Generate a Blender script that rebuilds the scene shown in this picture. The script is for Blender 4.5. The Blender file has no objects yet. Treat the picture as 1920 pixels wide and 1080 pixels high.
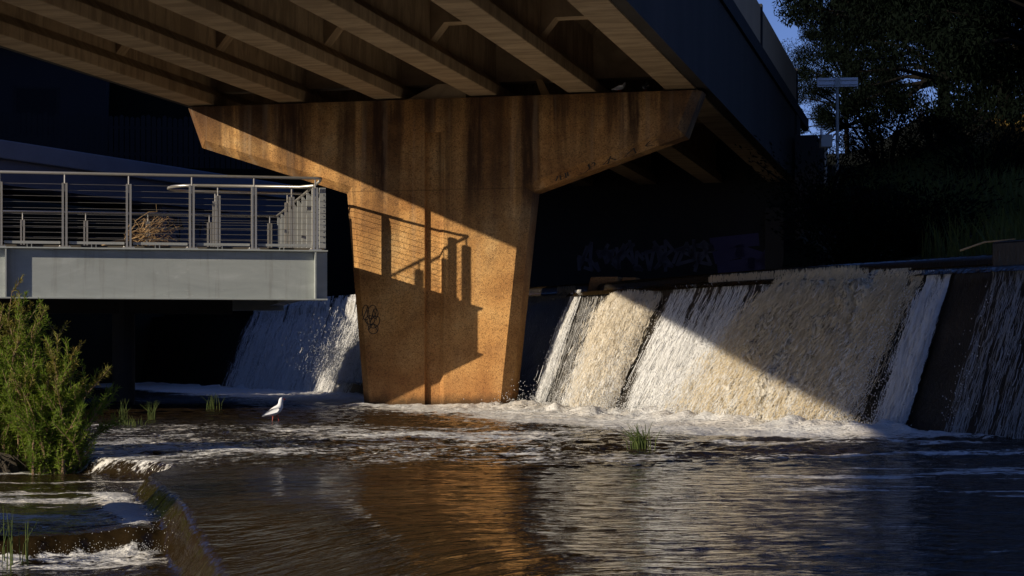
import bpy, math, random
import numpy as np
from mathutils import Vector, Matrix

rnd = random.Random(7)
rng = np.random.default_rng(7)
sc = bpy.context.scene
COL = sc.collection
F = 3400.0          # focal length of the photograph in its own pixels
CAMZ = 1.04         # lens above the pool
HOR = 655.0

# ------------------------------------------------------------------ helpers
def at(px, py, D):
    """a point seen in the photograph at distance D"""
    return Vector(((px-960)/F*D, D, CAMZ+(HOR-py)/F*D))

def tag(o, label=None, cat=None, group=None, kind=None):
    if label: o['label'] = label
    if cat: o['category'] = cat
    if group: o['group'] = group
    if kind: o['kind'] = kind
    return o

def empty(name, loc=(0, 0, 0), rz=0.0):
    o = bpy.data.objects.new(name, None)
    o.location = loc; o.rotation_euler = (0, 0, rz)
    o.empty_display_size = .2
    COL.objects.link(o)
    return o

class MB:
    def __init__(s): s.v = []; s.f = []
    def add(s, vs, fs):
        b = len(s.v)
        s.v.extend([tuple(p) for p in vs]); s.f.extend([tuple(i+b for i in f) for f in fs])
        return s
    def box(s, x0, x1, y0, y1, z0, z1):
        return s.add([(x0,y0,z0),(x1,y0,z0),(x1,y1,z0),(x0,y1,z0),(x0,y0,z1),(x1,y0,z1),(x1,y1,z1),(x0,y1,z1)],
                     [(0,3,2,1),(4,5,6,7),(0,1,5,4),(1,2,6,5),(2,3,7,6),(3,0,4,7)])
    def prism(s, prof, y0, y1):
        """profile of (x,z) swept along y"""
        n = len(prof)
        vs = [(x, y0, z) for x, z in prof]+[(x, y1, z) for x, z in prof]
        fs = [tuple(range(n)), tuple(range(2*n-1, n-1, -1))]
        for i in range(n):
            j = (i+1) % n
            fs.append((j, i, i+n, j+n))
        return s.add(vs, fs)
    def tube(s, pts, r, n=6, cap=True):
        pts = [Vector(p) for p in pts]
        m = len(pts)
        rs = r if isinstance(r, (list, tuple)) else [r]*m
        vs = []; fs = []
        for i, p in enumerate(pts):
            d = (pts[min(i+1, m-1)]-pts[max(i-1, 0)])
            d = d.normalized() if d.length > 1e-9 else Vector((0, 0, 1))
            u = d.cross(Vector((0, 0, 1)))
            if u.length < .05: u = d.cross(Vector((1, 0, 0)))
            u.normalize(); w = d.cross(u)
            for k in range(n):
                a = 2*math.pi*k/n
                vs.append(p+(u*math.cos(a)+w*math.sin(a))*rs[i])
        for i in range(m-1):
            for k in range(n):
                fs.append((i*n+k, i*n+(k+1) % n, (i+1)*n+(k+1) % n, (i+1)*n+k))
        if cap:
            fs.append(tuple(range(n-1, -1, -1))); fs.append(tuple(range((m-1)*n, m*n)))
        return s.add(vs, fs)
    def build(s, name, mat, parent=None, smooth=False, bevel=0.0):
        me = bpy.data.meshes.new(name)
        me.from_pydata(s.v, [], s.f); me.update()
        if smooth:
            me.polygons.foreach_set('use_smooth', [True]*len(me.polygons))
        o = bpy.data.objects.new(name, me); COL.objects.link(o)
        if mat: me.materials.append(mat)
        if parent: o.parent = parent
        if bevel:
            b = o.modifiers.new('bevel', 'BEVEL'); b.width = bevel; b.segments = 2; b.limit_method = 'ANGLE'
        return o

def npmesh(name, V, Q, mat, parent=None, smooth=False, attrs=None):
    """V (n,3), Q (m,k) arrays"""
    V = np.asarray(V, np.float32); Q = np.asarray(Q, np.int32)
    k = Q.shape[1]
    me = bpy.data.meshes.new(name)
    me.vertices.add(len(V)); me.vertices.foreach_set('co', V.ravel())
    me.loops.add(Q.size); me.loops.foreach_set('vertex_index', Q.ravel())
    me.polygons.add(len(Q)); me.polygons.foreach_set('loop_start', np.arange(0, Q.size, k, dtype=np.int32))
    me.polygons.foreach_set('loop_total', np.full(len(Q), k, np.int32))
    if smooth: me.polygons.foreach_set('use_smooth', np.ones(len(Q), bool))
    me.update(calc_edges=True)
    for an, av in (attrs or {}).items():
        a = me.attributes.new(an, 'FLOAT', 'POINT'); a.data.foreach_set('value', np.asarray(av, np.float32).ravel())
    o = bpy.data.objects.new(name, me); COL.objects.link(o)
    if mat: me.materials.append(mat)
    if parent: o.parent = parent
    return o

def gridq(ny, nx):
    i = np.arange(ny*nx).reshape(ny, nx)
    return np.stack([i[:-1, :-1], i[:-1, 1:], i[1:, 1:], i[1:, :-1]], -1).reshape(-1, 4)

def hash2(ix, iy, seed):
    h = (ix.astype(np.int64)*374761393 + iy.astype(np.int64)*668265263 + seed*1442695041) & 0xffffffff
    h = ((h ^ (h >> 13))*1274126177) & 0xffffffff
    return ((h ^ (h >> 16)) & 0xffffff)/float(0xffffff)

def vnoise(x, y, seed=0):
    x = np.asarray(x, float); y = np.asarray(y, float)
    ix = np.floor(x); iy = np.floor(y); fx = x-ix; fy = y-iy
    fx = fx*fx*fx*(fx*(fx*6-15)+10); fy = fy*fy*fy*(fy*(fy*6-15)+10)
    a = hash2(ix, iy, seed); b = hash2(ix+1, iy, seed); c = hash2(ix, iy+1, seed); d = hash2(ix+1, iy+1, seed)
    return (a*(1-fx)+b*fx)*(1-fy)+(c*(1-fx)+d*fx)*fy

def fbm(x, y, oct=4, seed=0):
    t = 0; a = .5; n = 0
    for i in range(oct):
        c, s_ = math.cos(.6*i), math.sin(.6*i)
        t = t+a*vnoise((x*c-y*s_)*2**i, (x*s_+y*c)*2**i, seed+i*17); n += a; a *= .55
    return t/n

def sstep(a, b, x):
    t = np.clip((np.asarray(x, float)-a)/(b-a), 0, 1); return t*t*(3-2*t)

# ------------------------------------------------------------------ materials
class NT:
    def __init__(s, name):
        s.m = bpy.data.materials.new(name); s.m.use_nodes = True
        s.t = s.m.node_tree; s.t.nodes.clear()
        s.out = s.n('ShaderNodeOutputMaterial')
    def n(s, typ, **kw):
        nd = s.t.nodes.new(typ)
        for k, v in kw.items():
            if k.startswith('i_'):
                key = k[2:].replace('_', ' ')
                nd.inputs[key].default_value = v
            else: setattr(nd, k, v)
        return nd
    def l(s, a, b): s.t.links.new(a, b)
    def coord(s, scale=(1, 1, 1), rot=(0, 0, 0), which='Object'):
        tc = s.n('ShaderNodeTexCoord'); mp = s.n('ShaderNodeMapping')
        mp.inputs['Scale'].default_value = scale; mp.inputs['Rotation'].default_value = rot
        s.l(tc.outputs[which], mp.inputs['Vector']); return mp.outputs['Vector']
    def noise(s, vec, scale, detail=4, rough=.55, dist=0):
        nd = s.n('ShaderNodeTexNoise'); nd.inputs['Scale'].default_value = scale
        nd.inputs['Detail'].default_value = detail; nd.inputs['Roughness'].default_value = rough
        nd.inputs['Distortion'].default_value = dist
        s.l(vec, nd.inputs['Vector']); return nd.outputs['Fac']
    def ramp(s, fac, stops):
        nd = s.n('ShaderNodeValToRGB'); cr = nd.color_ramp
        while len(cr.elements) < len(stops): cr.elements.new(.5)
        for e, (p, c) in zip(cr.elements, stops):
            e.position = p; e.color = (c[0], c[1], c[2], 1) if isinstance(c, (tuple, list)) else (c, c, c, 1)
        s.l(fac, nd.inputs['Fac']); return nd.outputs['Color']
    def math(s, op, a, b=None, clamp=False):
        nd = s.n('ShaderNodeMath', operation=op); nd.use_clamp = clamp
        for i, x in enumerate((a, b)):
            if x is None: continue
            if isinstance(x, (int, float)): nd.inputs[i].default_value = x
            else: s.l(x, nd.inputs[i])
        return nd.outputs[0]
    def mix(s, fac, a, b, mode='MIX'):
        nd = s.n('ShaderNodeMix', data_type='RGBA', blend_type=mode)
        for k, x in ((0, fac), (6, a), (7, b)):
            if isinstance(x, (int, float)): nd.inputs[k].default_value = x
            elif isinstance(x, tuple): nd.inputs[k].default_value = (*x, 1)
            else: s.l(x, nd.inputs[k])
        return nd.outputs[2]
    def bump(s, h, strength=.3, dist=.02, normal=None):
        nd = s.n('ShaderNodeBump'); nd.inputs['Strength'].default_value = strength; nd.inputs['Distance'].default_value = dist
        s.l(h, nd.inputs['Height'])
        if normal: s.l(normal, nd.inputs['Normal'])
        return nd.outputs['Normal']
    def bsdf(s, color, rough=.7, metal=0., normal=None, spec=.5, **kw):
        nd = s.n('ShaderNodeBsdfPrincipled')
        if isinstance(color, tuple): nd.inputs['Base Color'].default_value = (*color, 1)
        else: s.l(color, nd.inputs['Base Color'])
        if isinstance(rough, (int, float)): nd.inputs['Roughness'].default_value = rough
        else: s.l(rough, nd.inputs['Roughness'])
        nd.inputs['Metallic'].default_value = metal
        nd.inputs['Specular IOR Level'].default_value = spec
        if normal: s.l(normal, nd.inputs['Normal'])
        for k, v in kw.items(): nd.inputs[k.replace('_', ' ')].default_value = v
        return nd.outputs[0]
    def done(s, sh): s.l(sh, s.out.inputs['Surface']); return s.m

def simple(name, col, rough=.7, metal=0., var=.25, scale=3, bump=.1, spec=.5):
    t = NT(name); v = t.coord()
    n1 = t.noise(v, scale, 6, .6)
    n2 = t.noise(v, scale*14, 3)
    c = t.mix(n1, tuple(x*(1-var) for x in col), tuple(min(1, x*(1+var)) for x in col))
    c = t.mix(t.math('MULTIPLY', n2, .35), c, tuple(x*.6 for x in col))
    return t.done(t.bsdf(c, rough, metal, t.bump(n2, bump, .01), spec))

def _s_at(px, D=31.6): return (px-960)/F*D*1.029+1.251
STAINS = [(_s_at(a/2+b/2, 32.0), (b-a)/2*.0096, k, zl) for a, b, k, zl in ((398, 428, .6, 4.3), (505, 578, .85, 3.9), (628, 652, .5, 3.4), (697, 722, .9, 3.0), (742, 753, .5, 4.5),
          (871, 908, .8, 2.9), (918, 944, .45, 3.2), (977, 1000, .9, 3.0), (1082, 1106, .5, 3.9), (1132, 1152, .4, 4.1), (1168, 1192, .9, 3.9))]
def mat_pier():
    t = NT('aggregate_concrete'); v = t.coord()
    big = t.noise(v, .8, 6, .62, .3)
    c = t.ramp(big, [(.30, (.27, .118, .035)), (.44, (.45, .224, .070)), (.56, (.55, .302, .104)), (.70, (.67, .43, .185))])
    blot = t.noise(v, 2.6, 5, .65)
    c = t.mix(t.ramp(blot, [(.52, 0.), (.70, .6)]), c, (.26, .13, .05))
    # exposed aggregate: light and dark grains
    vo = t.n('ShaderNodeTexVoronoi'); vo.inputs['Scale'].default_value = 62; t.l(v, vo.inputs['Vector'])
    sep = t.n('ShaderNodeSeparateColor'); t.l(vo.outputs['Color'], sep.inputs[0])
    g = t.ramp(sep.outputs[0], [(0., .45), (.18, .55), (.3, .95), (.8, 1.0), (1., 1.3)])
    c = t.mix(.8, c, g, 'MULTIPLY')
    sp = t.noise(v, 16, 3, .7)
    c = t.mix(t.ramp(sp, [(.30, .8), (.38, 0.)]), c, (.09, .04, .016))
    # run-off stains below the top edge
    sx = t.coord((1.0, .5, .06)); st = t.noise(sx, 2.1, 4, .55, .35)
    sx2 = t.coord((1.0, .5, .03)); st2 = t.noise(sx2, 7, 4, .6, .5)
    z = t.n('ShaderNodeSeparateXYZ'); tc = t.n('ShaderNodeTexCoord'); t.l(tc.outputs['Object'], z.inputs[0])
    up = t.n('ShaderNodeMapRange'); t.l(z.outputs['Z'], up.inputs['Value'])
    up.inputs['From Min'].default_value = 1.6; up.inputs['From Max'].default_value = 5.2
    wob = t.math('MULTIPLY', t.noise(v, 1.4, 4), 1.5)
    upf = t.math('MULTIPLY', up.outputs[0], wob, True)
    s1 = t.math('MULTIPLY', t.ramp(st, [(.47, 0.), (.54, 1.)]), upf)
    c = t.mix(t.math('MULTIPLY', s1, .92), c, (.055, .024, .010))
    s2 = t.math('MULTIPLY', t.ramp(st2, [(.50, 0.), (.60, 1.)]), upf)
    c = t.mix(t.math('MULTIPLY', s2, .45), c, (.13, .07, .035))
    tp = t.n('ShaderNodeMapRange'); t.l(t.math('ADD', z.outputs['Z'], t.math('MULTIPLY', t.noise(sx2, 9, 3), -1.1)), tp.inputs['Value'])  # general darkening towards the top, with a streaky lower edge
    tp.inputs['From Min'].default_value = 4.35; tp.inputs['From Max'].default_value = 5.0
    c = t.mix(t.math('MULTIPLY', tp.outputs[0], .6), c, (.06, .032, .016))
    s3 = t.math('MULTIPLY', t.ramp(t.noise(t.coord((1, .5, .05)), 5.1, 2), [(.56, 0.), (.7, 1.)]), upf)
    c = t.mix(t.math('MULTIPLY', s3, .3), c, (.50, .40, .28))
    # the darkest run-off bands, under the gaps between the girders
    wx = t.math('ADD', z.outputs['X'], t.math('MULTIPLY', t.math('SUBTRACT', t.noise(t.coord((1, 1, .5)), 3.5, 4, .6), .5), .16))
    grain = t.ramp(t.noise(t.coord((1, .5, .12)), 11, 4, .65), [(.34, .35), (.56, 1.)])
    tot = None
    for cx, hw, k_, zl in STAINS:
        pu = t.n('ShaderNodeMapRange'); pu.interpolation_type = 'SMOOTHSTEP'
        t.l(t.math('ABSOLUTE', t.math('SUBTRACT', wx, cx)), pu.inputs['Value'])
        pu.inputs['From Min'].default_value = hw*.55; pu.inputs['From Max'].default_value = hw*1.25
        pu.inputs['To Min'].default_value = k_; pu.inputs['To Max'].default_value = 0
        fz = t.n('ShaderNodeMapRange'); t.l(z.outputs['Z'], fz.inputs['Value']); fz.inputs['From Min'].default_value = zl; fz.inputs['From Max'].default_value = zl+1.0
        m_ = t.math('MULTIPLY', pu.outputs[0], fz.outputs[0])
        tot = m_ if tot is None else t.math('MAXIMUM', tot, m_)
    c = t.mix(t.math('MULTIPLY', tot, grain), c, (.045, .020, .009))
    jl = t.math('ABSOLUTE', t.math('SUBTRACT', z.outputs['Z'], 3.84))
    jm = t.n('ShaderNodeMapRange'); t.l(jl, jm.inputs['Value']); jm.inputs['From Min'].default_value = .006; jm.inputs['From Max'].default_value = .016
    jm.inputs['To Min'].default_value = .55; jm.inputs['To Max'].default_value = 0
    c = t.mix(t.math('MULTIPLY', jm.outputs[0], t.math('MULTIPLY', t.noise(v, 3, 4), 1.4)), c, (.07, .035, .015))
    # damp foot
    ft = t.n('ShaderNodeMapRange'); t.l(z.outputs['Z'], ft.inputs['Value'])
    ft.inputs['From Min'].default_value = .12; ft.inputs['From Max'].default_value = 1.4
    ft.inputs['To Min'].default_value = 1; ft.inputs['To Max'].default_value = 0
    c = t.mix(t.math('MULTIPLY', ft.outputs[0], t.math('MULTIPLY', t.noise(v, 2.2, 4), .85)), c, (.24, .085, .028))
    al = t.n('ShaderNodeMapRange'); t.l(t.math('ADD', z.outputs['Z'], t.math('MULTIPLY', t.noise(v, 5, 4), -.25)), al.inputs['Value'])
    al.inputs['From Min'].default_value = -.02; al.inputs['From Max'].default_value = .16; al.inputs['To Min'].default_value = .85; al.inputs['To Max'].default_value = 0
    c = t.mix(al.outputs[0], c, (.045, .028, .012))
    h = t.math('ADD', vo.outputs['Distance'], t.noise(v, 60, 2))
    return t.done(t.bsdf(c, .85, 0, t.bump(h, .5, .012), .25))

def mat_girder():
    t = NT('girder_concrete'); v = t.coord()
    n1 = t.noise(t.coord((.6, 1.6, .6)), 1.3, 5, .6)
    n2 = t.noise(t.coord((.8, 4.5, 1)), 1.1, 4, .65, .6)
    c = t.ramp(n1, [(.3, (.40, .285, .165)), (.7, (.58, .43, .265))])
    c = t.mix(t.ramp(n2, [(.42, .55), (.56, 0.)]), c, (.20, .135, .075))
    c = t.mix(t.math('MULTIPLY', t.noise(v, 24, 3), .3), c, (.2, .15, .1))
    return t.done(t.bsdf(c, .8, 0, t.bump(t.noise(v, 30, 3), .2, .01), .3))

def mat_fascia():
    t = NT('fascia_concrete'); v = t.coord()
    n1 = t.noise(t.coord((.6, .6, .1)), 1.5, 5, .6)
    c = t.ramp(n1, [(.3, (.032, .026, .022)), (.7, (.070, .059, .050))])
    c = t.mix(t.ramp(t.noise(v, 22, 3, .7), [(.45, .55), (.6, 0.)]), c, (.035, .035, .04))
    return t.done(t.bsdf(c, .85, 0, t.bump(t.noise(v, 26, 3), .4, .012), .3))

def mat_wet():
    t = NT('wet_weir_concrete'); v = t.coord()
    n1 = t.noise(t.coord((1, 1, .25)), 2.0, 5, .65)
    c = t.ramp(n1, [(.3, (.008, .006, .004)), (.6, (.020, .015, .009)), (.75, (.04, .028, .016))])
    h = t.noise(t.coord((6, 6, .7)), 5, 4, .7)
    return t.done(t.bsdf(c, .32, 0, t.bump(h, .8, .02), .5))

def foam_col(t, v, white=(.80, .78, .73), cream=(.62, .50, .33), amt=.4, sc_=2.2):
    f = t.ramp(t.noise(v, sc_, 4, .6), [(.42, 0.), (.66, 1.)])
    return t.mix(t.math('MULTIPLY', f, amt), white, cream)

def mat_fall(name, white, cream, amt, cover, scale=(16, 16, 1.6), tr=.25, rough=.45):
    """white water: a broken sheet, open where the film is thin ('cover' attribute drives it)"""
    t = NT(name); v = t.coord()
    at_ = t.n('ShaderNodeAttribute'); at_.attribute_name = 'cover'
    n = t.noise(t.coord(scale), 1.0, 5, .68, .3)
    n2 = t.noise(t.coord((scale[0]*3, scale[1]*3, scale[2]*4)), 1.0, 3, .6)
    k = t.math('ADD', t.math('MULTIPLY', n, .7), t.math('MULTIPLY', n2, .3))
    thr = t.math('SUBTRACT', 1.0, t.math('MULTIPLY', at_.outputs['Fac'], cover))
    a = t.n('ShaderNodeMapRange'); t.l(k, a.inputs['Value'])
    t.l(thr, a.inputs['From Min']); t.l(t.math('ADD', thr, .12), a.inputs['From Max'])
    c = foam_col(t, v, white, cream, amt)
    pl = t.n('ShaderNodeAttribute'); pl.attribute_name = 'pale'
    c = t.mix(pl.outputs['Fac'], c, (.80, .78, .72))
    c = t.mix(t.math('MULTIPLY', t.ramp(n2, [(.38, 1.), (.52, 0.)]), .75), c, tuple(x*.30 for x in cream))  # hollows of the sheet darkened in colour, standing in for self-shadow
    c = t.mix(t.math('MULTIPLY', t.ramp(n, [(.38, 1.), (.52, 0.)]), .55), c, tuple(x*.34 for x in cream))
    nb = t.bump(k, .9, .06)
    sh = t.bsdf(c, rough, 0, nb, .5)
    tl = t.n('ShaderNodeBsdfTranslucent'); t.l(c, tl.inputs['Color'])
    m1 = t.n('ShaderNodeMixShader'); m1.inputs[0].default_value = tr; t.l(sh, m1.inputs[1]); t.l(tl.outputs[0], m1.inputs[2])
    tp = t.n('ShaderNodeBsdfTransparent'); m2 = t.n('ShaderNodeMixShader')
    t.l(a.outputs[0], m2.inputs[0]); t.l(tp.outputs[0], m2.inputs[1]); t.l(m1.outputs[0], m2.inputs[2])
    return t.done(m2.outputs[0])

def mat_strand(name, col, rough=.3):
    t = NT(name); v = t.coord()
    n = t.noise(v, 9, 3)
    c = t.mix(n, tuple(x*.7 for x in col), tuple(min(.9, x*1.15) for x in col))
    sh = t.bsdf(c, rough, 0, None, .6)
    tl = t.n('ShaderNodeBsdfTranslucent'); t.l(c, tl.inputs['Color'])
    m1 = t.n('ShaderNodeMixShader'); m1.inputs[0].default_value = .3; t.l(sh, m1.inputs[1]); t.l(tl.outputs[0], m1.inputs[2])
    return t.done(m1.outputs[0])

def mat_water():
    t = NT('river_water'); v = t.coord()
    at_ = t.n('ShaderNodeAttribute'); at_.attribute_name = 'foam'
    ac = t.n('ShaderNodeAttribute'); ac.attribute_name = 'chop'
    # foam flecks in torn streaks
    n1 = t.noise(t.coord((.55, 1.7, 1)), 2.1, 6, .72, .8)
    n2 = t.noise(t.coord((.75, 1.6, 1)), 13, 4, .7, .5)
    k = t.math('ADD', t.math('MULTIPLY', n1, .52), t.math('MULTIPLY', n2, .48))
    thr = t.math('SUBTRACT', .70, t.math('MULTIPLY', at_.outputs['Fac'], .42))
    a = t.n('ShaderNodeMapRange'); t.l(k, a.inputs['Value'])
    t.l(thr, a.inputs['From Min']); t.l(t.math('ADD', thr, .09), a.inputs['From Max'])
    a.interpolation_type = 'SMOOTHSTEP'
    # ripples
    r1 = t.noise(t.coord((.75, 1.5, 1)), 3.2, 2, .5, .4)
    r2 = t.noise(t.coord((.7, 1.4, 1)), 11, 3, .6, .2)
    h = t.math('ADD', r1, t.math('MULTIPLY', r2, .42))
    bp = t.n('ShaderNodeBump'); bp.inputs['Distance'].default_value = .09
    t.l(h, bp.inputs['Height'])
    t.l(ac.outputs['Fac'], bp.inputs['Strength'])
    depth = t.noise(v, .5, 3)
    wc = t.mix(depth, (.013, .0082, .0036), (.028, .0182, .0082))
    water = t.bsdf(wc, .07, 0, bp.outputs[0], .5, IOR=1.33)
    fc = foam_col(t, v, (.74, .73, .70), (.60, .47, .30), .35, .8)
    foam = t.bsdf(fc, .6, 0, t.bump(t.math('ADD', k, r2), .9, .05), .4)
    mx = t.n('ShaderNodeMixShader'); t.l(a.outputs[0], mx.inputs[0]); t.l(water, mx.inputs[1]); t.l(foam, mx.inputs[2])
    return t.done(mx.outputs[0])

def mat_leaf(name, c1, c2, c3=None, tr=.3, scale=2.5, spec=.3):
    t = NT(name)
    v = t.coord()
    n = t.noise(v, scale, 3)
    n2 = t.noise(v, scale*9, 2)
    c = t.mix(t.ramp(n, [(.35, 0.), (.65, 1.)]), c1, c2)
    if c3: c = t.mix(t.ramp(n2, [(.58, 0.), (.75, 1.)]), c, c3)
    sh = t.bsdf(c, .75, 0, None, spec)
    tl = t.n('ShaderNodeBsdfTranslucent'); t.l(c, tl.inputs['Color'])
    m1 = t.n('ShaderNodeMixShader'); m1.inputs[0].default_value = tr; t.l(sh, m1.inputs[1]); t.l(tl.outputs[0], m1.inputs[2])
    return t.done(m1.outputs[0])

def mat_steel_beam():
    t = NT('grey_painted_steel'); v = t.coord()
    n = t.noise(t.coord((.35, 1, 1.2)), 2.2, 6, .62, 1.2)
    c = t.ramp(n, [(.3, (.33, .355, .335)), (.55, (.40, .425, .40)), (.72, (.49, .515, .49))])
    sc1 = t.noise(t.coord((.5, 1, 2.6), (0, .5, 0)), 3.5, 7, .75, 2.0)
    c = t.mix(t.ramp(sc1, [(.60, 0.), (.72, .45)]), c, (.66, .68, .65))
    c = t.mix(t.math('MULTIPLY', t.noise(v, 45, 3, .7), .35), c, (.26, .28, .28))
    c = t.mix(t.ramp(t.noise(t.coord((5, 1, .35)), 1.6, 5, .7), [(.55, 0.), (.72, .4)]), c, (.20, .19, .16))
    return t.done(t.bsdf(c, .55, .15, t.bump(t.noise(v, 50, 3), .12, .004), .4))

M = dict(
    pier=mat_pier(), girder=mat_girder(), fascia=mat_fascia(), wet=mat_wet(), water=mat_water(), beam=mat_steel_beam(),
    panel=simple('parapet_panel', (.42, .30, .19), .8, 0, .2, 2.0),
    dark=simple('dark_concrete', (.022, .022, .024), .9, 0, .3, 2.0),
    gap=simple('bearing_rubber', (.015, .014, .013), .9, 0, .2, 4),
    steel=simple('stainless_steel', (.50, .47, .41), .35, .6, .12, 8, .02),
    galv=simple('galvanised_plate', (.37, .375, .355), .5, .25, .25, 5, .05),
    cable=simple('wire_cable', (.30, .28, .25), .45, .6, .1, 9, .0),
    deckm=simple('deck_boards', (.10, .085, .065), .8, 0, .3, 5),
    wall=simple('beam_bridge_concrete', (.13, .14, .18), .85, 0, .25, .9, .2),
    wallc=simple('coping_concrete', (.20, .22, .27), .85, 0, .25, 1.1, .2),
    paint=simple('black_spray_paint', (.030, .020, .014), .6, 0, .1, 9, 0),
    paintb=simple('violet_spray_paint', (.05, .04, .13), .7, 0, .3, 2, 0),
    paintw=simple('pale_spray_paint', (.11, .105, .15), .7, 0, .3, 3, 0),
    ground=simple('dark_soil', (.045, .035, .022), .95, 0, .35, .8, .3),
    bank=simple('bank_soil', (.024, .026, .010), .95, 0, .4, 1.2, .4),
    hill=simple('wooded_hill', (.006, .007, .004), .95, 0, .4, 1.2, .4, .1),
    bark=simple('bark', (.007, .006, .005), .9, 0, .35, 5, .5, .1),  # bark darkened in colour in place of shade on the trunks
    twig=simple('twig_bark', (.24, .15, .085), .8, 0, .3, 9, .2),
    straw=simple('dry_twig', (.46, .29, .13), .75, 0, .3, 12, .1),
    gull=simple('white_feathers', (.82, .82, .82), .7, 0, .05, 12, .05),
    gullw=simple('pale_grey_feathers', (.62, .63, .65), .7, 0, .08, 14, .05),
    red=simple('red_skin', (.50, .055, .02), .5, 0, .15, 20, 0),
    black=simple('black_bead', (.01, .01, .01), .25, 0, .1, 20, 0),
    pigeon=simple('grey_feathers', (.66, .67, .72), .7, 0, .2, 14, .05),
    pigeond=simple('dark_feathers', (.20, .21, .24), .7, 0, .3, 14, .05),
    white=simple('white_painted_metal', (.80, .80, .82), .5, .0, .08, 4, .02),
    brick=simple('house_render', (.016, .016, .019), .9, 0, .2, 1.5),
    roof=simple('roof_tiles', (.015, .014, .014), .8, 0, .3, 3),
    glass=simple('window_pane', (.012, .013, .016), .6, 0, .1, 2, 0, .1),
    timber=simple('grey_timber', (.012, .012, .013), .9, 0, .3, 3),
    leafd=mat_leaf('dark_leaves', (.002, .004, .0025), (.0035, .006, .0035), None, .12, .6, .03),  # near-black leaf colour stands in for shade on the trees
    leafb=mat_leaf('shrub_leaves', (.11, .18, .018), (.20, .28, .03), (.34, .33, .05), .5, 3),
    leaft=mat_leaf('shrub_tip_leaves', (.24, .20, .035), (.16, .18, .03), (.32, .20, .05), .35, 4),
    reed=mat_leaf('reed_blades', (.06, .10, .02), (.12, .15, .035), (.2, .17, .06), .3, 6),
    grass=mat_leaf('bank_grass', (.055, .075, .012), (.09, .10, .02), (.13, .11, .03), .3, .7),
    autumn=mat_leaf('rusty_leaves', (.25, .12, .03), (.18, .14, .03), None, .4, 3),
)
M['fall_white'] = mat_fall('white_water', (.80, .79, .76), (.55, .49, .40), .25, .90, (15, 15, 1.3))
M['fall_cream'] = mat_fall('cream_water', (.76, .73, .66), (.62, .47, .28), .8, .95, (10, 10, 1.4))
M['fall_brown'] = mat_fall('brown_water', (.72, .64, .48), (.56, .42, .22), .75, .92, (9, 9, 1.5))
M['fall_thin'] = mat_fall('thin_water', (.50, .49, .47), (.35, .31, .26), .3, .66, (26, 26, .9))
M['strand_white'] = mat_strand('white_strands', (.80, .79, .77))
M['strand_cream'] = mat_strand('cream_strands', (.72, .64, .50))
M['strand_brown'] = mat_strand('brown_strands', (.68, .57, .38))
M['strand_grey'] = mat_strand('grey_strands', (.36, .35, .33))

# ------------------------------------------------------------------ frames
BD = Vector((.2361, .9717, 0)); AD = Vector((.9717, -.2361, 0))      # along the bridge, along the pier
P0 = Vector((-1.216, 31.8, 0)); BRZ = math.atan2(AD.y, AD.x)
def pier_xy(px, py):
    u = (px-960)/F; y = 31.5045/(1+.243*u); x = u*y
    return ((x-P0.x)*AD.x+(y-P0.y)*AD.y, CAMZ+(HOR-py)/F*y)
def bridge(s, y, z=0): return P0+AD*s+BD*y+Vector((0, 0, z))

# ------------------------------------------------------------------ bridge pier
def offset_poly(pts, d):
    """offset an open chain outward (to its right going along)"""
    out = []
    n = len(pts)
    for i in range(n):
        ns = []
        for a, b in ((i-1, i), (i, i+1)):
            if a < 0 or b >= n: continue
            dx = pts[b][0]-pts[a][0]; dz = pts[b][1]-pts[a][1]; L = math.hypot(dx, dz)
            ns.append((dz/L, -dx/L))
        if len(ns) == 1: nx, nz = ns[0]; k = 1
        else:
            nx = ns[0][0]+ns[1][0]; nz = ns[0][1]+ns[1][1]; L = math.hypot(nx, nz); nx /= L; nz /= L
            k = 1/max(.4, nx*ns[0][0]+nz*ns[0][1])
        out.append((pts[i][0]+nx*d*k, pts[i][1]+nz*d*k))
    return out

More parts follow.
